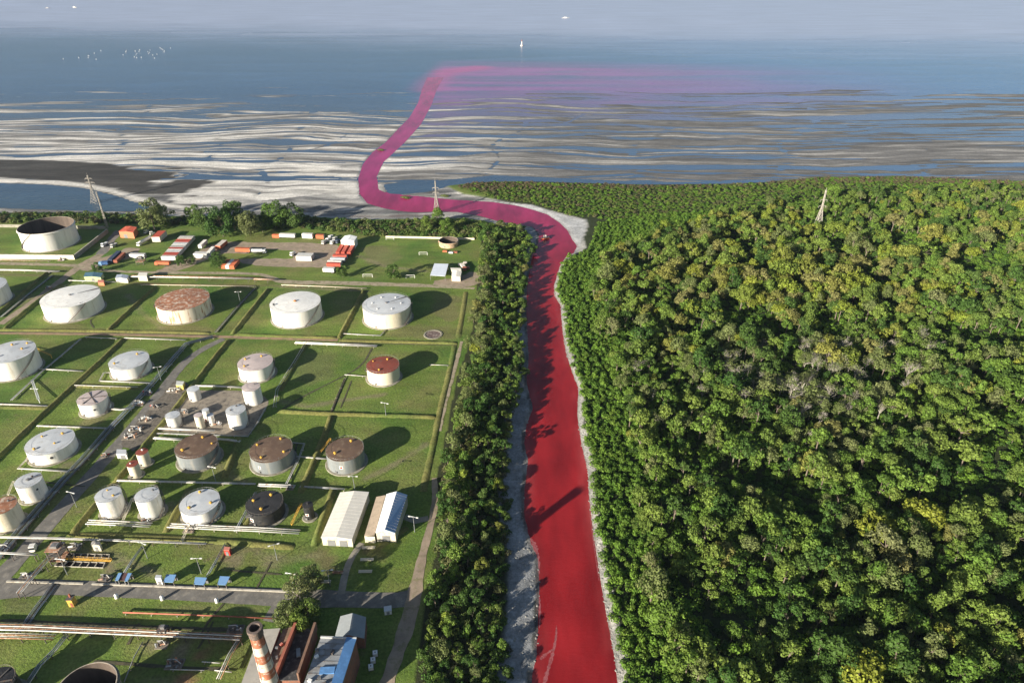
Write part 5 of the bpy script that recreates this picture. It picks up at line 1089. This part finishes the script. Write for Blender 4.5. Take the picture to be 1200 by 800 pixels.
def trailer(label, pa, pb, w, col, h=3.6, kind='trailer', group='trailers and containers in the dirt yard', roofc=None):
    c, L, a = orient(pa, pb); o = E({'trailer': 'box_trailer', 'container': 'shipping_container'}[kind], (*c, 0), label, {'trailer': 'trailer', 'container': 'container'}[kind], group); m = VC[col]
    z0 = 1.05 if kind == 'trailer' else .12; z1 = h if kind == 'trailer' else z0 + h - .9
    boxbody(o, c, a, L, w, z0, z1, m)
    if roofc: MB().box((*c, z1 + .06), (L * .98, w * .98, .06), a).build('roof', VC[roofc], o)
    e = c + np.array([math.cos(a), math.sin(a)]) * (L / 2 + .04)
    for s in (-1, 1): MB().box((e[0] - s * w * .25 * math.sin(a), e[1] + s * w * .25 * math.cos(a), z0 + .08), (.08, w * .47, z1 - z0 - .16), a).build('door', VC['grey'] if col != 'grey' else VC['silver'], o)
    if kind == 'trailer':
        MB().box((*c, .75), (L * .96, w * .45, .28), a).build('chassis', DSTEEL, o); wheels(o, c, a, (L * .28, L * .38), w * .42)
        for s in (-1, 1): MB().box((c[0] - L * .3 * math.cos(a) - s * w * .3 * math.sin(a), c[1] - L * .3 * math.sin(a) + s * w * .3 * math.cos(a), 0), (.16, .16, .9), a).build('landing_leg', DSTEEL, o)
    else:
        for sx_ in (-1, 1):
            for sy_ in (-1, 1): MB().box((c[0] + sx_ * L * .48 * math.cos(a) - sy_ * w * .46 * math.sin(a), c[1] + sx_ * L * .48 * math.sin(a) + sy_ * w * .46 * math.cos(a), 0), (.3, .3, .14), a).build('foot', DSTEEL, o)
    return o
def truck(label, pa, pb, w, cab, body, h=3.4, tanker=False, cat='truck', name='truck'):
    """cab at the pa end"""
    c, L, a = orient(pb, pa); o = E(name, (*c, 0), label, cat); d = np.array([math.cos(a), math.sin(a)]); cl = 2.3
    cc = c + d * (L / 2 - cl / 2); cb = MB().hexa(*[[(*(cc + d * x + np.array([-d[1], d[0]]) * y), z) for x, y in ((-cl / 2, -w / 2), (xx, -w / 2), (xx, w / 2), (-cl / 2, w / 2))] for z, xx in ((.6, cl / 2), (2.9, cl * .32))]).build('cab', VC[cab], o)
    gq = cc + d * cl * .46; MB().box((*gq, 1.75), (.25, w * .84, .75), a).build('windshield', GLASS, cb)
    bc = c - d * cl / 2
    if tanker:
        e = d * (L - cl - .4) / 2; MB().tube([(*(bc - e), 2.1), (*(bc - e * .95), 2.1), (*(bc + e * .95), 2.1), (*(bc + e), 2.1)], w * .46, 14).build('tank_barrel', VC[body], o, True); MB().box((*bc, 3.2), (L * .6, .5, .12), a).build('catwalk', STEEL, o)
    else: boxbody(o, bc, a, L - cl - .4, w, 1.1, h, VC[body], 'cargo_box')
    MB().box((*c, .7), (L * .95, w * .45, .3), a).build('chassis', DSTEEL, o); wheels(o, c, a, (L * .36, -L * .2, -L * .32), w * .42); return o
rowc = ['white', 'red', 'red', 'silver', 'white', 'red', 'grey', 'white', 'silver', 'red', 'red', 'pale', 'grey']
side = ['nearest', 'second', 'third', 'fourth', 'fifth', 'sixth', 'seventh', 'eighth', 'ninth', 'tenth', 'eleventh', 'twelfth', 'farthest']
for k, cl in enumerate(rowc):
    f = k / 12; u0, v0 = 191 + f * 21, 305.5 - f * 23.5
    trailer('%s trailer, %s from the path in the long parked row' % (cl, side[k]), (u0, v0), (u0 + 16.5, v0 + .3), 2.7, cl, 3.8, group='parked row of box trailers')
truck('white tanker truck parked on the grass behind white container', (162,289), (177,280.5), 2.6, 'white', 'white', tanker=True, name='tanker_truck')
trailer('red roofed box trailer with pale end beside the trailer row', (184,285), (192,277.5), 6.0, 'pale', 5.0, roofc='red')
trailer('lone white container on the grass below the tanker truck', (153.5,301.5), (171,302), 2.8, 'white', 3.8, 'container')
truck('orange truck in front of the parked trailer row', (182.5,310.5), (200,311), 2.7, 'orange', 'orange', 3.0)
trailer('white container block left of the bushy dark tree', (229,301), (245,301.5), 4.5, 'white', 4.2, 'container')
trailer('narrow white trailer slanting away behind the white container block', (235,292.5), (242,286), 2.6, 'white')
trailer('narrow white trailer slanting beside the bushy dark tree', (245,301), (251,294), 2.6, 'white')
trailer('orange trailer with pale stripe slanting under the shore trees', (256,293.5), (264.5,286.5), 4, 'orange', roofc='pale')
trailer('long orange trailer beside the silver tank barrel', (277,295.5), (294,296), 2.8, 'orange')
truck('silver tanker parked right of the long orange trailer', (312.5,296.5), (295.5,296.5), 2.7, 'silver', 'silver', tanker=True, name='tanker_truck')
trailer('left orange trailer of the slanted trio', (262.5,316.5), (269.5,309), 3.2, 'orange'); trailer('white trailer in the middle of the slanted trio', (267,316.7), (274,309), 2.6, 'white'); trailer('right orange trailer of the slanted trio', (272.5,317), (279,309.2), 3.2, 'orange')
trailer('small orange container at the back edge of the yard', (320,278), (328,278.4), 2.6, 'orange', 3.4, 'container'); trailer('long white trailer at the back edge of the yard', (328.5,278.6), (346.5,279.2), 2.6, 'white')
trailer('white container with red end at the back of the yard', (355,278.4), (367,279), 2.9, 'white', 4.4, 'container'); trailer('orange container right of the white one with red end', (371,279), (380,279.4), 2.6, 'orange', 3.8, 'container')
for k, (u, v, cl) in enumerate(((378,287,'grey'), (383,284,'white'), (388,287,'silver'), (391,283,'grey'), (394,286,'navy'), (386,281,'white'))):
    truck('%s van, %s of the vans crowded beside the white shed' % (cl, side[k]), (u, v), (u + 3.8, v - 2.6), 2.2, cl, cl, 2.4, cat='van', name='van')
trailer('red container lying across the foot of three slanting ones', (391,302.6), (407,303), 2.8, 'red', 3.8, 'container')
for k, (u, lb) in enumerate(((396, 'left'), (402, 'middle'), (409, 'right'))): trailer('%s of three red containers slanting up to the white shed' % lb, (u, 300), (u + 5.5, 290.5), 2.7, 'red', 3.8, 'container')
trailer('silver flat trailer below the red containers', (388,306.5), (405,307.2), 2.7, 'silver', 3.2); trailer('white trailer with red stripe beside dark bush', (385,310.3), (401,311), 2.7, 'white'); trailer('red trailer in front of the white striped one', (384,313), (400,313.8), 2.7, 'red'); trailer('white trailer nearest the path below the red trailers', (379.5,319), (392.5,319.7), 3.2, 'white')
trailer('big white container block alone in the middle of the yard', (349,303.5), (367,304), 6.5, 'white', 4.4, 'container'); truck('small white van beside the big white container block', (341,300.5), (346,298), 2.2, 'white', 'white', 2.4, cat='van', name='van')
truck('blue truck cab by the dirt junction', (116,311.5), (128,310.5), 2.7, 'lightblue', 'blue', 3.0); trailer('dark blue trailer slanting behind the blue truck', (130,309.5), (141,299), 3.0, 'navy'); trailer('rust red trailer beside the dark blue one', (136,309.5), (146,300), 2.6, 'rust', 3.0)
for k, (pa, pb, cl, lb) in enumerate((((120,290),(126,286),'silver','silver car parked at the grass edge of the grey road'), ((131,291),(137,287),'grey','grey car on the grass beside the tank enclosure road'), ((176,276),(182,274.5),'white','white car beside the red roofed trailer'), ((170,274.5),(174,272),'silver','silver car beside the red roofed warehouse'))):
    truck(lb, pa, pb, 2.0, cl, cl, 1.9, cat='car', name='parked_car')
truck('white pickup on the diagonal road near the long white pipe', (38.5,648), (42,641.5), 2.0, 'white', 'white', 2.0, cat='car', name='pickup')
truck('red and white vehicle beside the scrap and shed', (545,318), (541,312), 2.4, 'rust', 'pale', 2.6)
for k, (u, v, cl) in enumerate(((537,311.5,'grey'), (543,309.5,'pale'), (546,315,'rust'))): trailer('%s scrap bin beside the stepped roof shed' % cl, (u, v), (u + 4, v - .4), 2., cl, 2.3, 'container')
for k, (u, v, cl) in enumerate(((519,295,'orange'), (526,296.5,'silver'), (531,296,'rust'))): trailer('%s low skip in front of the rusty basin ring' % cl, (u, v), (u + 5, v + .3), 1.8, cl, 1.9, 'container')

# ------------------------------------------------------------------ small fixtures
def lamp(label, px, h=8.5, a=0.):
    q = at(*px); o = E('lamp_post', q, label, 'lamp post'); MB().tube([(q[0], q[1], 0), (q[0], q[1], h)], .14, 6, .09).build('pole', PG, o)
    d = np.array([math.cos(a), math.sin(a), 0]); ar = MB().tube([q + np.array([0, 0, h]) - d * 1.5, q + np.array([0, 0, h + .15]), q + np.array([0, 0, h]) + d * 1.5], .09, 5).build('arm', PG, o)
    for s in (-1, 1): MB().box(tuple(q + np.array([0, 0, h - .05]) + d * 1.6 * s), (.9, .4, .22), a).build('lamp_head', WPAINT, ar)
for u, v, lb in ((90,594,'lamp post on the grass beside the diagonal road'), (486,623,'lamp post beside the warehouse path and belt trees'), (387,686,'lamp post on brown soil below the warehouses'), (416,575,'lamp post behind the cream roofed warehouse'), (452.5,488,'lamp post on the bund below the red roofed tank'), (282,356,'lamp post beside the trench pipes'), (173,654,'lamp post on the lower grass by the grey pipe'), (79,673,'lamp post beside the sunken basins'), (189,446,'lamp post at the diagonal pipe bundle'), (325,656,'lamp post on the lower right grass'), (345,690,'lamp post at the end of the pale kerb'), (236,672,'lamp post behind the blue canopies'), (47,472,'leaning lamp post on the left field'), (253,564,'lamp post above the long white pipe')):
    lamp(lb, (u, v), 8.0 if v > 480 else 8.5, rnd.uniform(-.4, .6))
def goal(label, u, v, w=6., a=0.):
    q = at(u, v); o = E('football_goal', q, label, 'goal', 'football goals on the sports field'); d = np.array([math.cos(a), math.sin(a), 0])
    for s in (-1, 1): MB().tube([q + d * s * w / 2, q + d * s * w / 2 + np.array([0, 0, 2.3])], .14, 5).build('post', WPAINT, o)
    MB().tube([q - d * w / 2 + np.array([0, 0, 2.3]), q + d * w / 2 + np.array([0, 0, 2.3])], .14, 5).build('crossbar', WPAINT, o)
    MB().tube([q - d * w / 2 + np.array([0, 1.6, .1]), q + d * w / 2 + np.array([0, 1.6, .1])], .07, 4).build('ground_bar', WPAINT, o)
goal('white football goal nearest the round basin', 496, 299); goal('white football goal left of the lone tree', 431, 325, 6.5); goal('white football goal right of the lone tree', 481, 326, 6); goal('white football goal at the shore wall', 457, 281, 6)
for u, v, lb in ((137,700,'white bollard tank on the verge, left of three'), (190.5,702,'white bollard tank on the verge, middle of three'), (254.5,705,'white bollard tank on the verge, right of three')):
    q = at(u, v); o = E('white_drum', q, lb, 'drum'); MB().ring(q, [(.62, 0), (.62, 1.5), (.5, 1.75), (.02, 1.85)], 14).build('body', WPAINT, o, True); MB().ring(q, [(.75, 0), (.75, .12), (.3, .14)], 14).build('base', CONC, o); MB().ring((q[0], q[1], 1.8), [(.14, 0), (.14, .3), (.02, .32)], 8).build('cap', STEEL, o)
q = at(86, 708); o = E('yellow_kiosk', q, 'small tall kiosk with yellow front beside the main road', 'kiosk')
MB().box(q, (1.8, 2.0, 3.6)).build('wall', VC['yellow'], o); MB().box((q[0], q[1], 3.6), (2.2, 2.4, .2)).build('roof', DSTEEL, o); MB().box((q[0], q[1] + .2, 3.8), (.5, .5, 1.4)).build('mast_box', VC['rust'], o); MB().box((q[0] + .3, q[1] - 1.03, .02), (.8, .08, 2.0)).build('door', VC['rust'], o)
for u, v, lb in ((440,767,'rear white caged tank beside the works hall'), (437.5,775,'middle white caged tank beside the works hall'), (435,783,'front white caged tank beside the works hall')):
    q = at(u, v); o = E('caged_tank', q, lb, 'liquid tank'); MB().box((q[0], q[1], .18), (1.5, 1.5, 1.3), .2).build('bottle', WPAINT, o); MB().box(q, (1.6, 1.6, .16), .2).build('pallet', DSTEEL, o)
    c = MB()
    for z in (.5, .9, 1.3): c.box((q[0], q[1], z), (1.58, 1.58, .05), .2)
    c.build('cage', STEEL, o); MB().ring((q[0], q[1], 1.48), [(.2, 0), (.2, .1), (.02, .11)], 8).build('lid', DARKM, o)
q = at(455, 717); o = E('white_cabinet', q, 'white cabinet in the shade by the road bend', 'cabinet'); MB().box(q, (2.4, 2.0, 1.9), .2).build('body', WPAINT, o); MB().box((q[0], q[1], 1.9), (2.6, 2.2, .12), .2).build('lid', RF_G, o); MB().box((q[0] + .2, q[1] - 1.03, .2), (1.0, .06, 1.5), .2).build('door', PG, o)
# sunken basins with yellow walkway and steel tower
o = E('sunken_basin', at(98, 655), 'pair of sunken dark basins with yellow walkway between', 'basin')
def basin(px):
    Q = gl(px); c = Q.mean(0); b = MB(); I = c + (Q - c) * .97
    b.add([(*p, .45) for p in Q] + [(*p, .45) for p in I] + [(*p, .06) for p in I] + [(*p, 0) for p in Q], [(i, (i + 1) % 4, 4 + (i + 1) % 4, 4 + i) for i in range(4)] + [(4 + i, 4 + (i + 1) % 4, 8 + (i + 1) % 4, 8 + i) for i in range(4)] + [(12 + i, 12 + (i + 1) % 4, (i + 1) % 4, i) for i in range(4)]).build('kerb', CONC, o)
    MB().add([(*p, .075) for p in I], [(3, 2, 1, 0)]).build('liquid', mat('black_liquid', (.012, .010, .008), .15, .2, .3), o)
    for k in range(1, 6):
        a = I[0] + (I[1] - I[0]) * k / 6; d = I[3] + (I[2] - I[3]) * k / 6; L = np.linalg.norm(d - a); MB().box((*((a + d) / 2), .08), (L * .98, .3, .34), math.atan2(*(d - a)[::-1])).build('divider', CONC, o)
basin([(79,648.5),(129,650),(128,654.5),(76,653)]); basin([(70,657.5),(124,659.5),(121,665.5),(64,663.5)])
A, B = at(71, 655)[:2], at(131, 658)[:2]; wk = MB().box((*((A + B) / 2), .5), (np.linalg.norm(B - A), .8, .18), math.atan2(*(B - A)[::-1])).build('walkway', YEL, o)
rl = MB()
for s in (-.38, .38):
    rl.tube([(A[0], A[1] + s, 1.6), (B[0], B[1] + s, 1.6)], .045, 4)
    for k in range(12): p = A + (B - A) * k / 11; rl.tube([(p[0], p[1] + s, .7), (p[0], p[1] + s, 1.6)], .05, 3)
rl.build('hand_rail', YEL, wk)
def frame_tower(label, px, w, d, h, name='steel_tower', levels=3):
    q = at(*px); o = E(name, q, label, 'steel frame')
    for sx_ in (-1, 1):
        for sy_ in (-1, 1): MB().box((q[0] + sx_ * w / 2, q[1] + sy_ * d / 2, 0), (.3, .3, h)).build('column', DSTEEL, o)
    for k in range(1, levels + 1): MB().box((q[0], q[1], h * k / levels - .2), (w + .5, d + .5, .18)).build('deck', PRU if k % 2 else DSTEEL, o)
    b = MB()
    for k in range(levels):
        for sy_ in (-1, 1): b.tube([(q[0] - w / 2, q[1] + sy_ * d / 2, h * k / levels), (q[0] + w / 2, q[1] + sy_ * d / 2, h * (k + 1) / levels)], .1, 4); b.tube([(q[0] + w / 2, q[1] + sy_ * d / 2, h * k / levels), (q[0] - w / 2, q[1] + sy_ * d / 2, h * (k + 1) / levels)], .1, 4)
    b.build('bracing', DSTEEL, o); MB().box((q[0] + .3, q[1], h), (w * .5, d * .5, 1.2)).build('top_unit', STEEL, o); return o
frame_tower('rusty steel tower at the head of the sunken basins', (72,657), 4.5, 4.5, 7.5)
pipes('raised pipe trestle sloping from the steel tower to the road', [(70,652),(58,664),(44,680),(26,702)], 4, .28, .8, 3.2, (PG, PRU, PG, PW), 6)
frame_tower('small dark valve frame above the bottom pipe rack', (193,743), 2.6, 2.2, 3.2, levels=2, name='valve_frame')
frame_tower('dark equipment frame behind the white trestle crossing', (166,309), 5, 4, 4.5, levels=2, name='valve_frame')
# valve groups and pumps in the process strips
patch('gravel_strip', [(207,444),(222,449),(213,466),(190,493),(168,520),(160,528),(140,524),(150,508),(172,482),(190,462)], mat('oily_gravel', (.15, .13, .105), .95, .4, .5, (.085, .075, .06), bump=.05), .8)
def skid(label, u, v, n, cols, spread=5, name='pump_skid'):
    n = int(n * 1.7); cols = tuple(cols) + (DSTEEL, PRU, STEEL, PG)
    q = at(u, v); o = E(name, q, label, 'pump skid'); MB().box(q, (spread * 1.1, spread * .8, .2)).build('base', PADM, o)
    for k in range(n):
        x, y = q[0] + rnd.uniform(-.45, .45) * spread, q[1] + rnd.uniform(-.3, .3) * spread; m = cols[k % len(cols)]
        if k % 3 == 0: MB().tube([(x - .8, y, .8), (x - .7, y, .8), (x + .7, y + .3, .8), (x + .8, y + .3, .8)], .32, 10).build('pump', m, o)
        elif k % 3 == 1: MB().box((x, y, .2), (.9, .6, .8), rnd.random() * 3).build('motor_box', m, o)
        else: MB().ring((x, y, .2), [(.36, 0), (.36, 1.3), (.2, 1.6), (.02, 1.7)], 10).build('vessel', m, o)
    MB().tube([(q[0] - spread / 2, q[1] + .8, 1.3), (q[0], q[1] + 1.0, 1.3), (q[0] + spread / 2, q[1] - .6, 1.3)], .13, 6).build('pipe', PW, o)
for k, (u, v, n, cols, s, lb) in enumerate(((205,458,7,(WPAINT,STEEL,CREAM),6,'pump skid below the white and yellow cabin'), (182,478,5,(REDP,DSTEEL,STEEL),4.5,'pump skid with red motor by the diagonal road'), (172,492,7,(WPAINT,PBL,PRU),6,'pump skid with white barrels beside the bund'), (160,503,8,(PBL,WPAINT,STEEL),6,'blue grey pump skid beside the bund'), (153,512,7,(WPAINT,STEEL,PRU),6,'lowest pump skid in the strip by the road'),
                             (172,461,6,(STEEL,REDP,PBL),5,'valve skid on the pipe bundle near the small ribbed tank'), (163,473,6,(PG,WPAINT,PBL),5,'grey valve skid in the middle of the pipe bundle'), (217,483,5,(DSTEEL,STEEL,PRU),4,'dark pump skid behind the short white tank'), (255,497,6,(STEEL,WPAINT,PRU),5,'pump skid between thin vessels and narrow tank'), (238,495,4,(PRU,DSTEEL,REDP),3,'small rusty skid among the thin vessels'),
                             (123,535,3,(REDP,DSTEEL),2.5,'small red pump by the diagonal road'), (126,609,5,(STEEL,DSTEEL),4,'valve skid at the foot of the left twin tank'), (172,611,5,(STEEL,DSTEEL),4,'valve skid at the foot of the right twin tank'), (222,621,5,(DSTEEL,PRU),4,'valve skid under the wide white tank'), (5,643,7,(WPAINT,STEEL,CREAM),6,'white valve skid at the left edge beside the pipe bundle'), (30,676,5,(WPAINT,STEEL),4,'white valve skid below the pipe trestle'),
                             (72,305,5,(STEEL,WPAINT),4,'valve skid at the corner of the cream wall'), (58,338,4,(WPAINT,DSTEEL),3.5,'valve skid in the left far trench'), (205,778,6,(DSTEEL,STEEL,PRU),5,'dark valve skid between the patches of red earth'), (190,756,4,(STEEL,PW),3.5,'grey valve skid under the bottom rack'), (88,641,5,(WPAINT,DSTEEL),4,'white and dark skid behind the steel tower'), (124,678,4,(DSTEEL,STEEL),4,'dark skid on the grass by the split canopy'), (340,572,4,(STEEL,),3,'grey valve skid between brown roofed tanks'), (276,738,6,(DSTEEL,PBL,DSTEEL),5,'dark blue skid left of the chimney top'))):
    skid(lb, u, v, n, cols, s)
for u, v, L_, a, m, lb in ((432,643,5,.02,CREAM,'pale timber bay edge nearest the blue sided warehouse'), (430,657,5,.02,CREAM,'pale timber bay edge in the middle of the brown soil'), (428,671,5,.02,CREAM,'pale timber bay edge lowest below the warehouses'), (396,672,4,.03,PRU,'rusty rack on the brown soil'), (381,683,4,.03,CREAM,'short pale rack beside the road lamp')):
    q = at(u, v); o = E('storage_rack', q, lb, 'rack')
    for k in range(3): MB().box((q[0], q[1] + .4 * k, .25 + .1 * k), (L_, .25, .2), a).build('beam', m, o)
    for s in (-1, 1): MB().box((q[0] + s * L_ * .4, q[1] + .4, 0), (.2, 1.4, .28), a).build('bearer', DSTEEL, o)
def ladder(label, a, b, m=CREAM, z=.6, z2=2.2):
    A = at(*a); B = at(*b); o = E('gangway', (A[0], A[1], 0), label, 'gangway'); d = (B - A)[:2]; n = np.array([-d[1], d[0]]) / np.linalg.norm(d) * .45
    for s in (-1, 1): MB().tube([(A[0] + s * n[0], A[1] + s * n[1], z), (B[0] + s * n[0], B[1] + s * n[1], z2)], .1, 4).build('stringer', m, o)
    k = max(4, int(np.linalg.norm(d) / .6)); t = MB()
    for i in range(k + 1): p = A[:2] + d * i / k; zz = z + (z2 - z) * i / k; t.box((*p, zz), (.9, .22, .06), math.atan2(n[1], n[0]))
    t.build('tread', m, o)
    for p, zz in ((A, z), (B, z2)): MB().box((p[0], p[1], 0), (.3, .3, zz)).build('post', m, o)
ladder('yellow gangway beside the small black tank', (342,615), (354,594), YEL); ladder('yellow gangway at the right brown roofed tank', (376,530), (388,518), YEL); ladder('pale gangway between the twin tall tanks', (144,612), (157,588)); ladder('pale gangway crossing the bund near the black tank', (213,636), (223,620)); ladder('yellow gangway at the left edge tank', (40,408), (61,420), YEL); ladder('pale gangway beside the left edge pipe', (10,580), (18,568)); ladder('pale gangway crossing the big left field', (38,446), (47,472), RF_G)

# ------------------------------------------------------------------ boats, buoy, floating weed
def boat(label, px, L=11., a=0., hull=WPAINT, top=WPAINT, z=-1.0, name='motor_boat', cab=True):
    q = at(px[0], px[1], z); o = E(name, q, label, 'boat'); ca, sa = math.cos(a), math.sin(a); b = MB(); v = []; st = 7
    for i in range(st):
        x = -L / 2 + L * i / (st - 1); w = L * .15 * (1 - max(0, (i - 3) / 3.2) ** 2); 
        for y, zz in ((-w, 1.1 + .1 * i / 2), (-w * .8, .1), (0, -.3), (w * .8, .1), (w, 1.1 + .1 * i / 2)): v.append((q[0] + x * ca - y * sa, q[1] + x * sa + y * ca, z + zz))
    f = [(i * 5 + j, (i + 1) * 5 + j, (i + 1) * 5 + j + 1, i * 5 + j + 1) for i in range(st - 1) for j in range(4)] + [(0, 1, 2, 3, 4)]
    b.add(v, f).build('hull', hull, o); MB().add([v[i * 5] for i in range(st)] + [v[i * 5 + 4] for i in reversed(range(st))], [tuple(range(2 * st))[::-1]]).build('deck', CREAM, o)
    if cab:
        MB().box((q[0] - L * .08 * ca, q[1] - L * .08 * sa, z + 1.0), (L * .34, L * .19, 2.0), a).build('cabin', top, o); MB().box((q[0] + L * .10 * ca, q[1] + L * .10 * sa, z + 1.9), (.12, L * .16, .7), a).build('windshield', GLASS, o); MB().box((q[0] - L * .08 * ca, q[1] - L * .08 * sa, z + 3.0), (L * .38, L * .21, .15), a).build('cabin_roof', top, o)
    return o
boat('white motor boat far out right of the buoy', (663,21.5), 22, .2); boat('small white boat far out at top left', (56,10), 16, .5); boat('small pale boat right of the other top left boat', (87.5,9), 16, -.3, CREAM)
boat('orange and pale workboat moored on the red river by the trees', (639,280), 6.5, .1, VC['orange'], VC['pale'], name='workboat')
q = at(611.5, 54, -1); o = E('channel_buoy', q, 'tall channel buoy standing in open water', 'buoy'); MB().ring(q, [(3.2, -.3), (3.2, 1.6), (1.4, 2.2), (.02, 2.3)], 14).build('float', VC['pale'], o); MB().ring(q, [(1.3, 2.2), (.9, 9), (.02, 9.2)], 10).build('tower', VC['pale'], o); MB().ring((q[0], q[1], 9.1), [(1.2, 0), (1.2, 1.6), (.02, 2.2)], 10).build('lantern', VC['rust'], o)
for u, v, s, lb in ((475,232.5,1.6,'clump of green weed in the red river left of pylon'), (446,176.5,1.5,'clump of yellowish weed on the red river bend'), (521,230.5,1.5,'clump of green weed on the far bank right of pylon')):
    q = at(u, v, -1.05); o = E('weed_clump', q, lb, 'plant'); c = link('foliage', SHRUBS[5][0], o); c.scale = (s * 1.6, s, s * .5); c2 = link('stem', TREES[0][1], o); c2.scale = (.4, .4, .1)
# white waders on the far water's edge
def bird(x, y, z):
    o = E('white_bird', (x, y, z), 'white bird standing in the shallow water off the left flats', 'bird', 'white birds in the shallows'); o.rotation_euler.z = rnd.uniform(0, 6.28); return o
WB = MB(); WB.ring((0, 0, .9), [(.02, -.5), (.34, -.3), (.42, 0), (.30, .3), (.12, .5), (.10, .95), (.18, 1.05), (.02, 1.25)], 8); WB.tube([(.1, 0, 0), (.1, 0, .5)], .05, 4); WB.tube([(-.1, 0, 0), (-.1, 0, .5)], .05, 4); WB.tube([(.12, 0, 1.98), (.55, 0, 1.92)], .06, 4, .02)
wbm = bpy.data.meshes.new('body'); wbm.from_pydata([(x * 2.4, y * 2.0, z * .8) for x, y, z in WB.v], [], WB.f); wbm.materials.append(WPAINT)
for k in range(34):
    u = rnd.choice((rnd.gauss(160, 12), rnd.gauss(188, 5), rnd.gauss(110, 14))); v = 68 - (u - 90) * .08 + rnd.gauss(0, 2.5); q = at(u, v, -1.1); link('body', wbm, bird(*q))

# ------------------------------------------------------------------ rubble on the canal banks
RK = []
for k in range(3):
    import bmesh as _bm
    b = _bm.new(); _bm.ops.create_icosphere(b, subdivisions=1, radius=.5)
    for v in b.verts: v.co *= rnd.uniform(.65, 1.2); v.co.z *= .6
    me = bpy.data.meshes.new('stone'); b.to_mesh(me); b.free(); me.materials.append(mat('bank_stone', (.27, .262, .24), .95, .4, 1.2, (.20, .19, .17))); RK.append(me)
SRC_R = bpy.data.collections.new('stone_sources')
for k, me in enumerate(RK): SRC_R.objects.link(bpy.data.objects.new('src_stone_%d' % k, me))
def rubble(name, edge, lo, hi, n, label):
    d = np.r_[0, np.cumsum(np.hypot(*np.diff(edge, axis=0).T))]; t = NPR.uniform(0, d[-1], n); Q = np.stack([np.interp(t, d, edge[:, i]) for i in range(2)], 1)
    Q[:, 0] += NPR.uniform(lo, hi, n); z = gz_at(Q[:, 0], Q[:, 1]); k = z > -1.05; Q = Q[k]; z = z[k]; m = len(Q); sc = NPR.uniform(.25, 1.0, m) ** 1.5
    o = scatter(name, np.column_stack([Q, z]), NPR.randint(0, 3, m), NPR.uniform(0, 6.28, m), np.stack([sc * 1.2, sc, sc], 1), SRC_R); tag(o, label, 'rubble', kind='stuff')
rubble('bank_rubble', RRg[2:i1 + 1], -.3, 4.0, 2600, 'grey stones and rubble along the east bank of the red river')
rubble('beach_rubble', RLg[2:27], -11, .2, 900, 'scattered stones on the grey mud beach west of the red river')

# ------------------------------------------------------------------ scum lines on the river
SCUM = mat('pale_scum', (.29, .095, .10), .7, .3, .8, (.24, .03, .035), mix=(.45, .6))
for px, w in (([(636,806),(642,785),(648,765),(652,745),(652,732)], [1.0, 1.3, 1.0, .7, .25]), ([(633,772),(640,766),(648,760)], [.8, 1.2, .4]), ([(622,630),(627,640),(630,655),(632,672)], [.6, 2.6, 1.6, .4]), ([(631,690),(633,712),(632,735)], [.3, .9, .3]), ([(690,590),(694,625),(702,680)], [.2, .5, .2])):
    Q = smooth(np.hstack([gl(px, -1.0), np.array(w)[:, None]]), 3); o = MB().strip(Q[:, :2], Q[:, 2] * np.array([rnd.uniform(.5, 1.4) for _ in Q]), -.992).build('scum_streak', SCUM); tag(o, 'thin pale scum drifting on the red river by the bank', 'scum', kind='stuff')
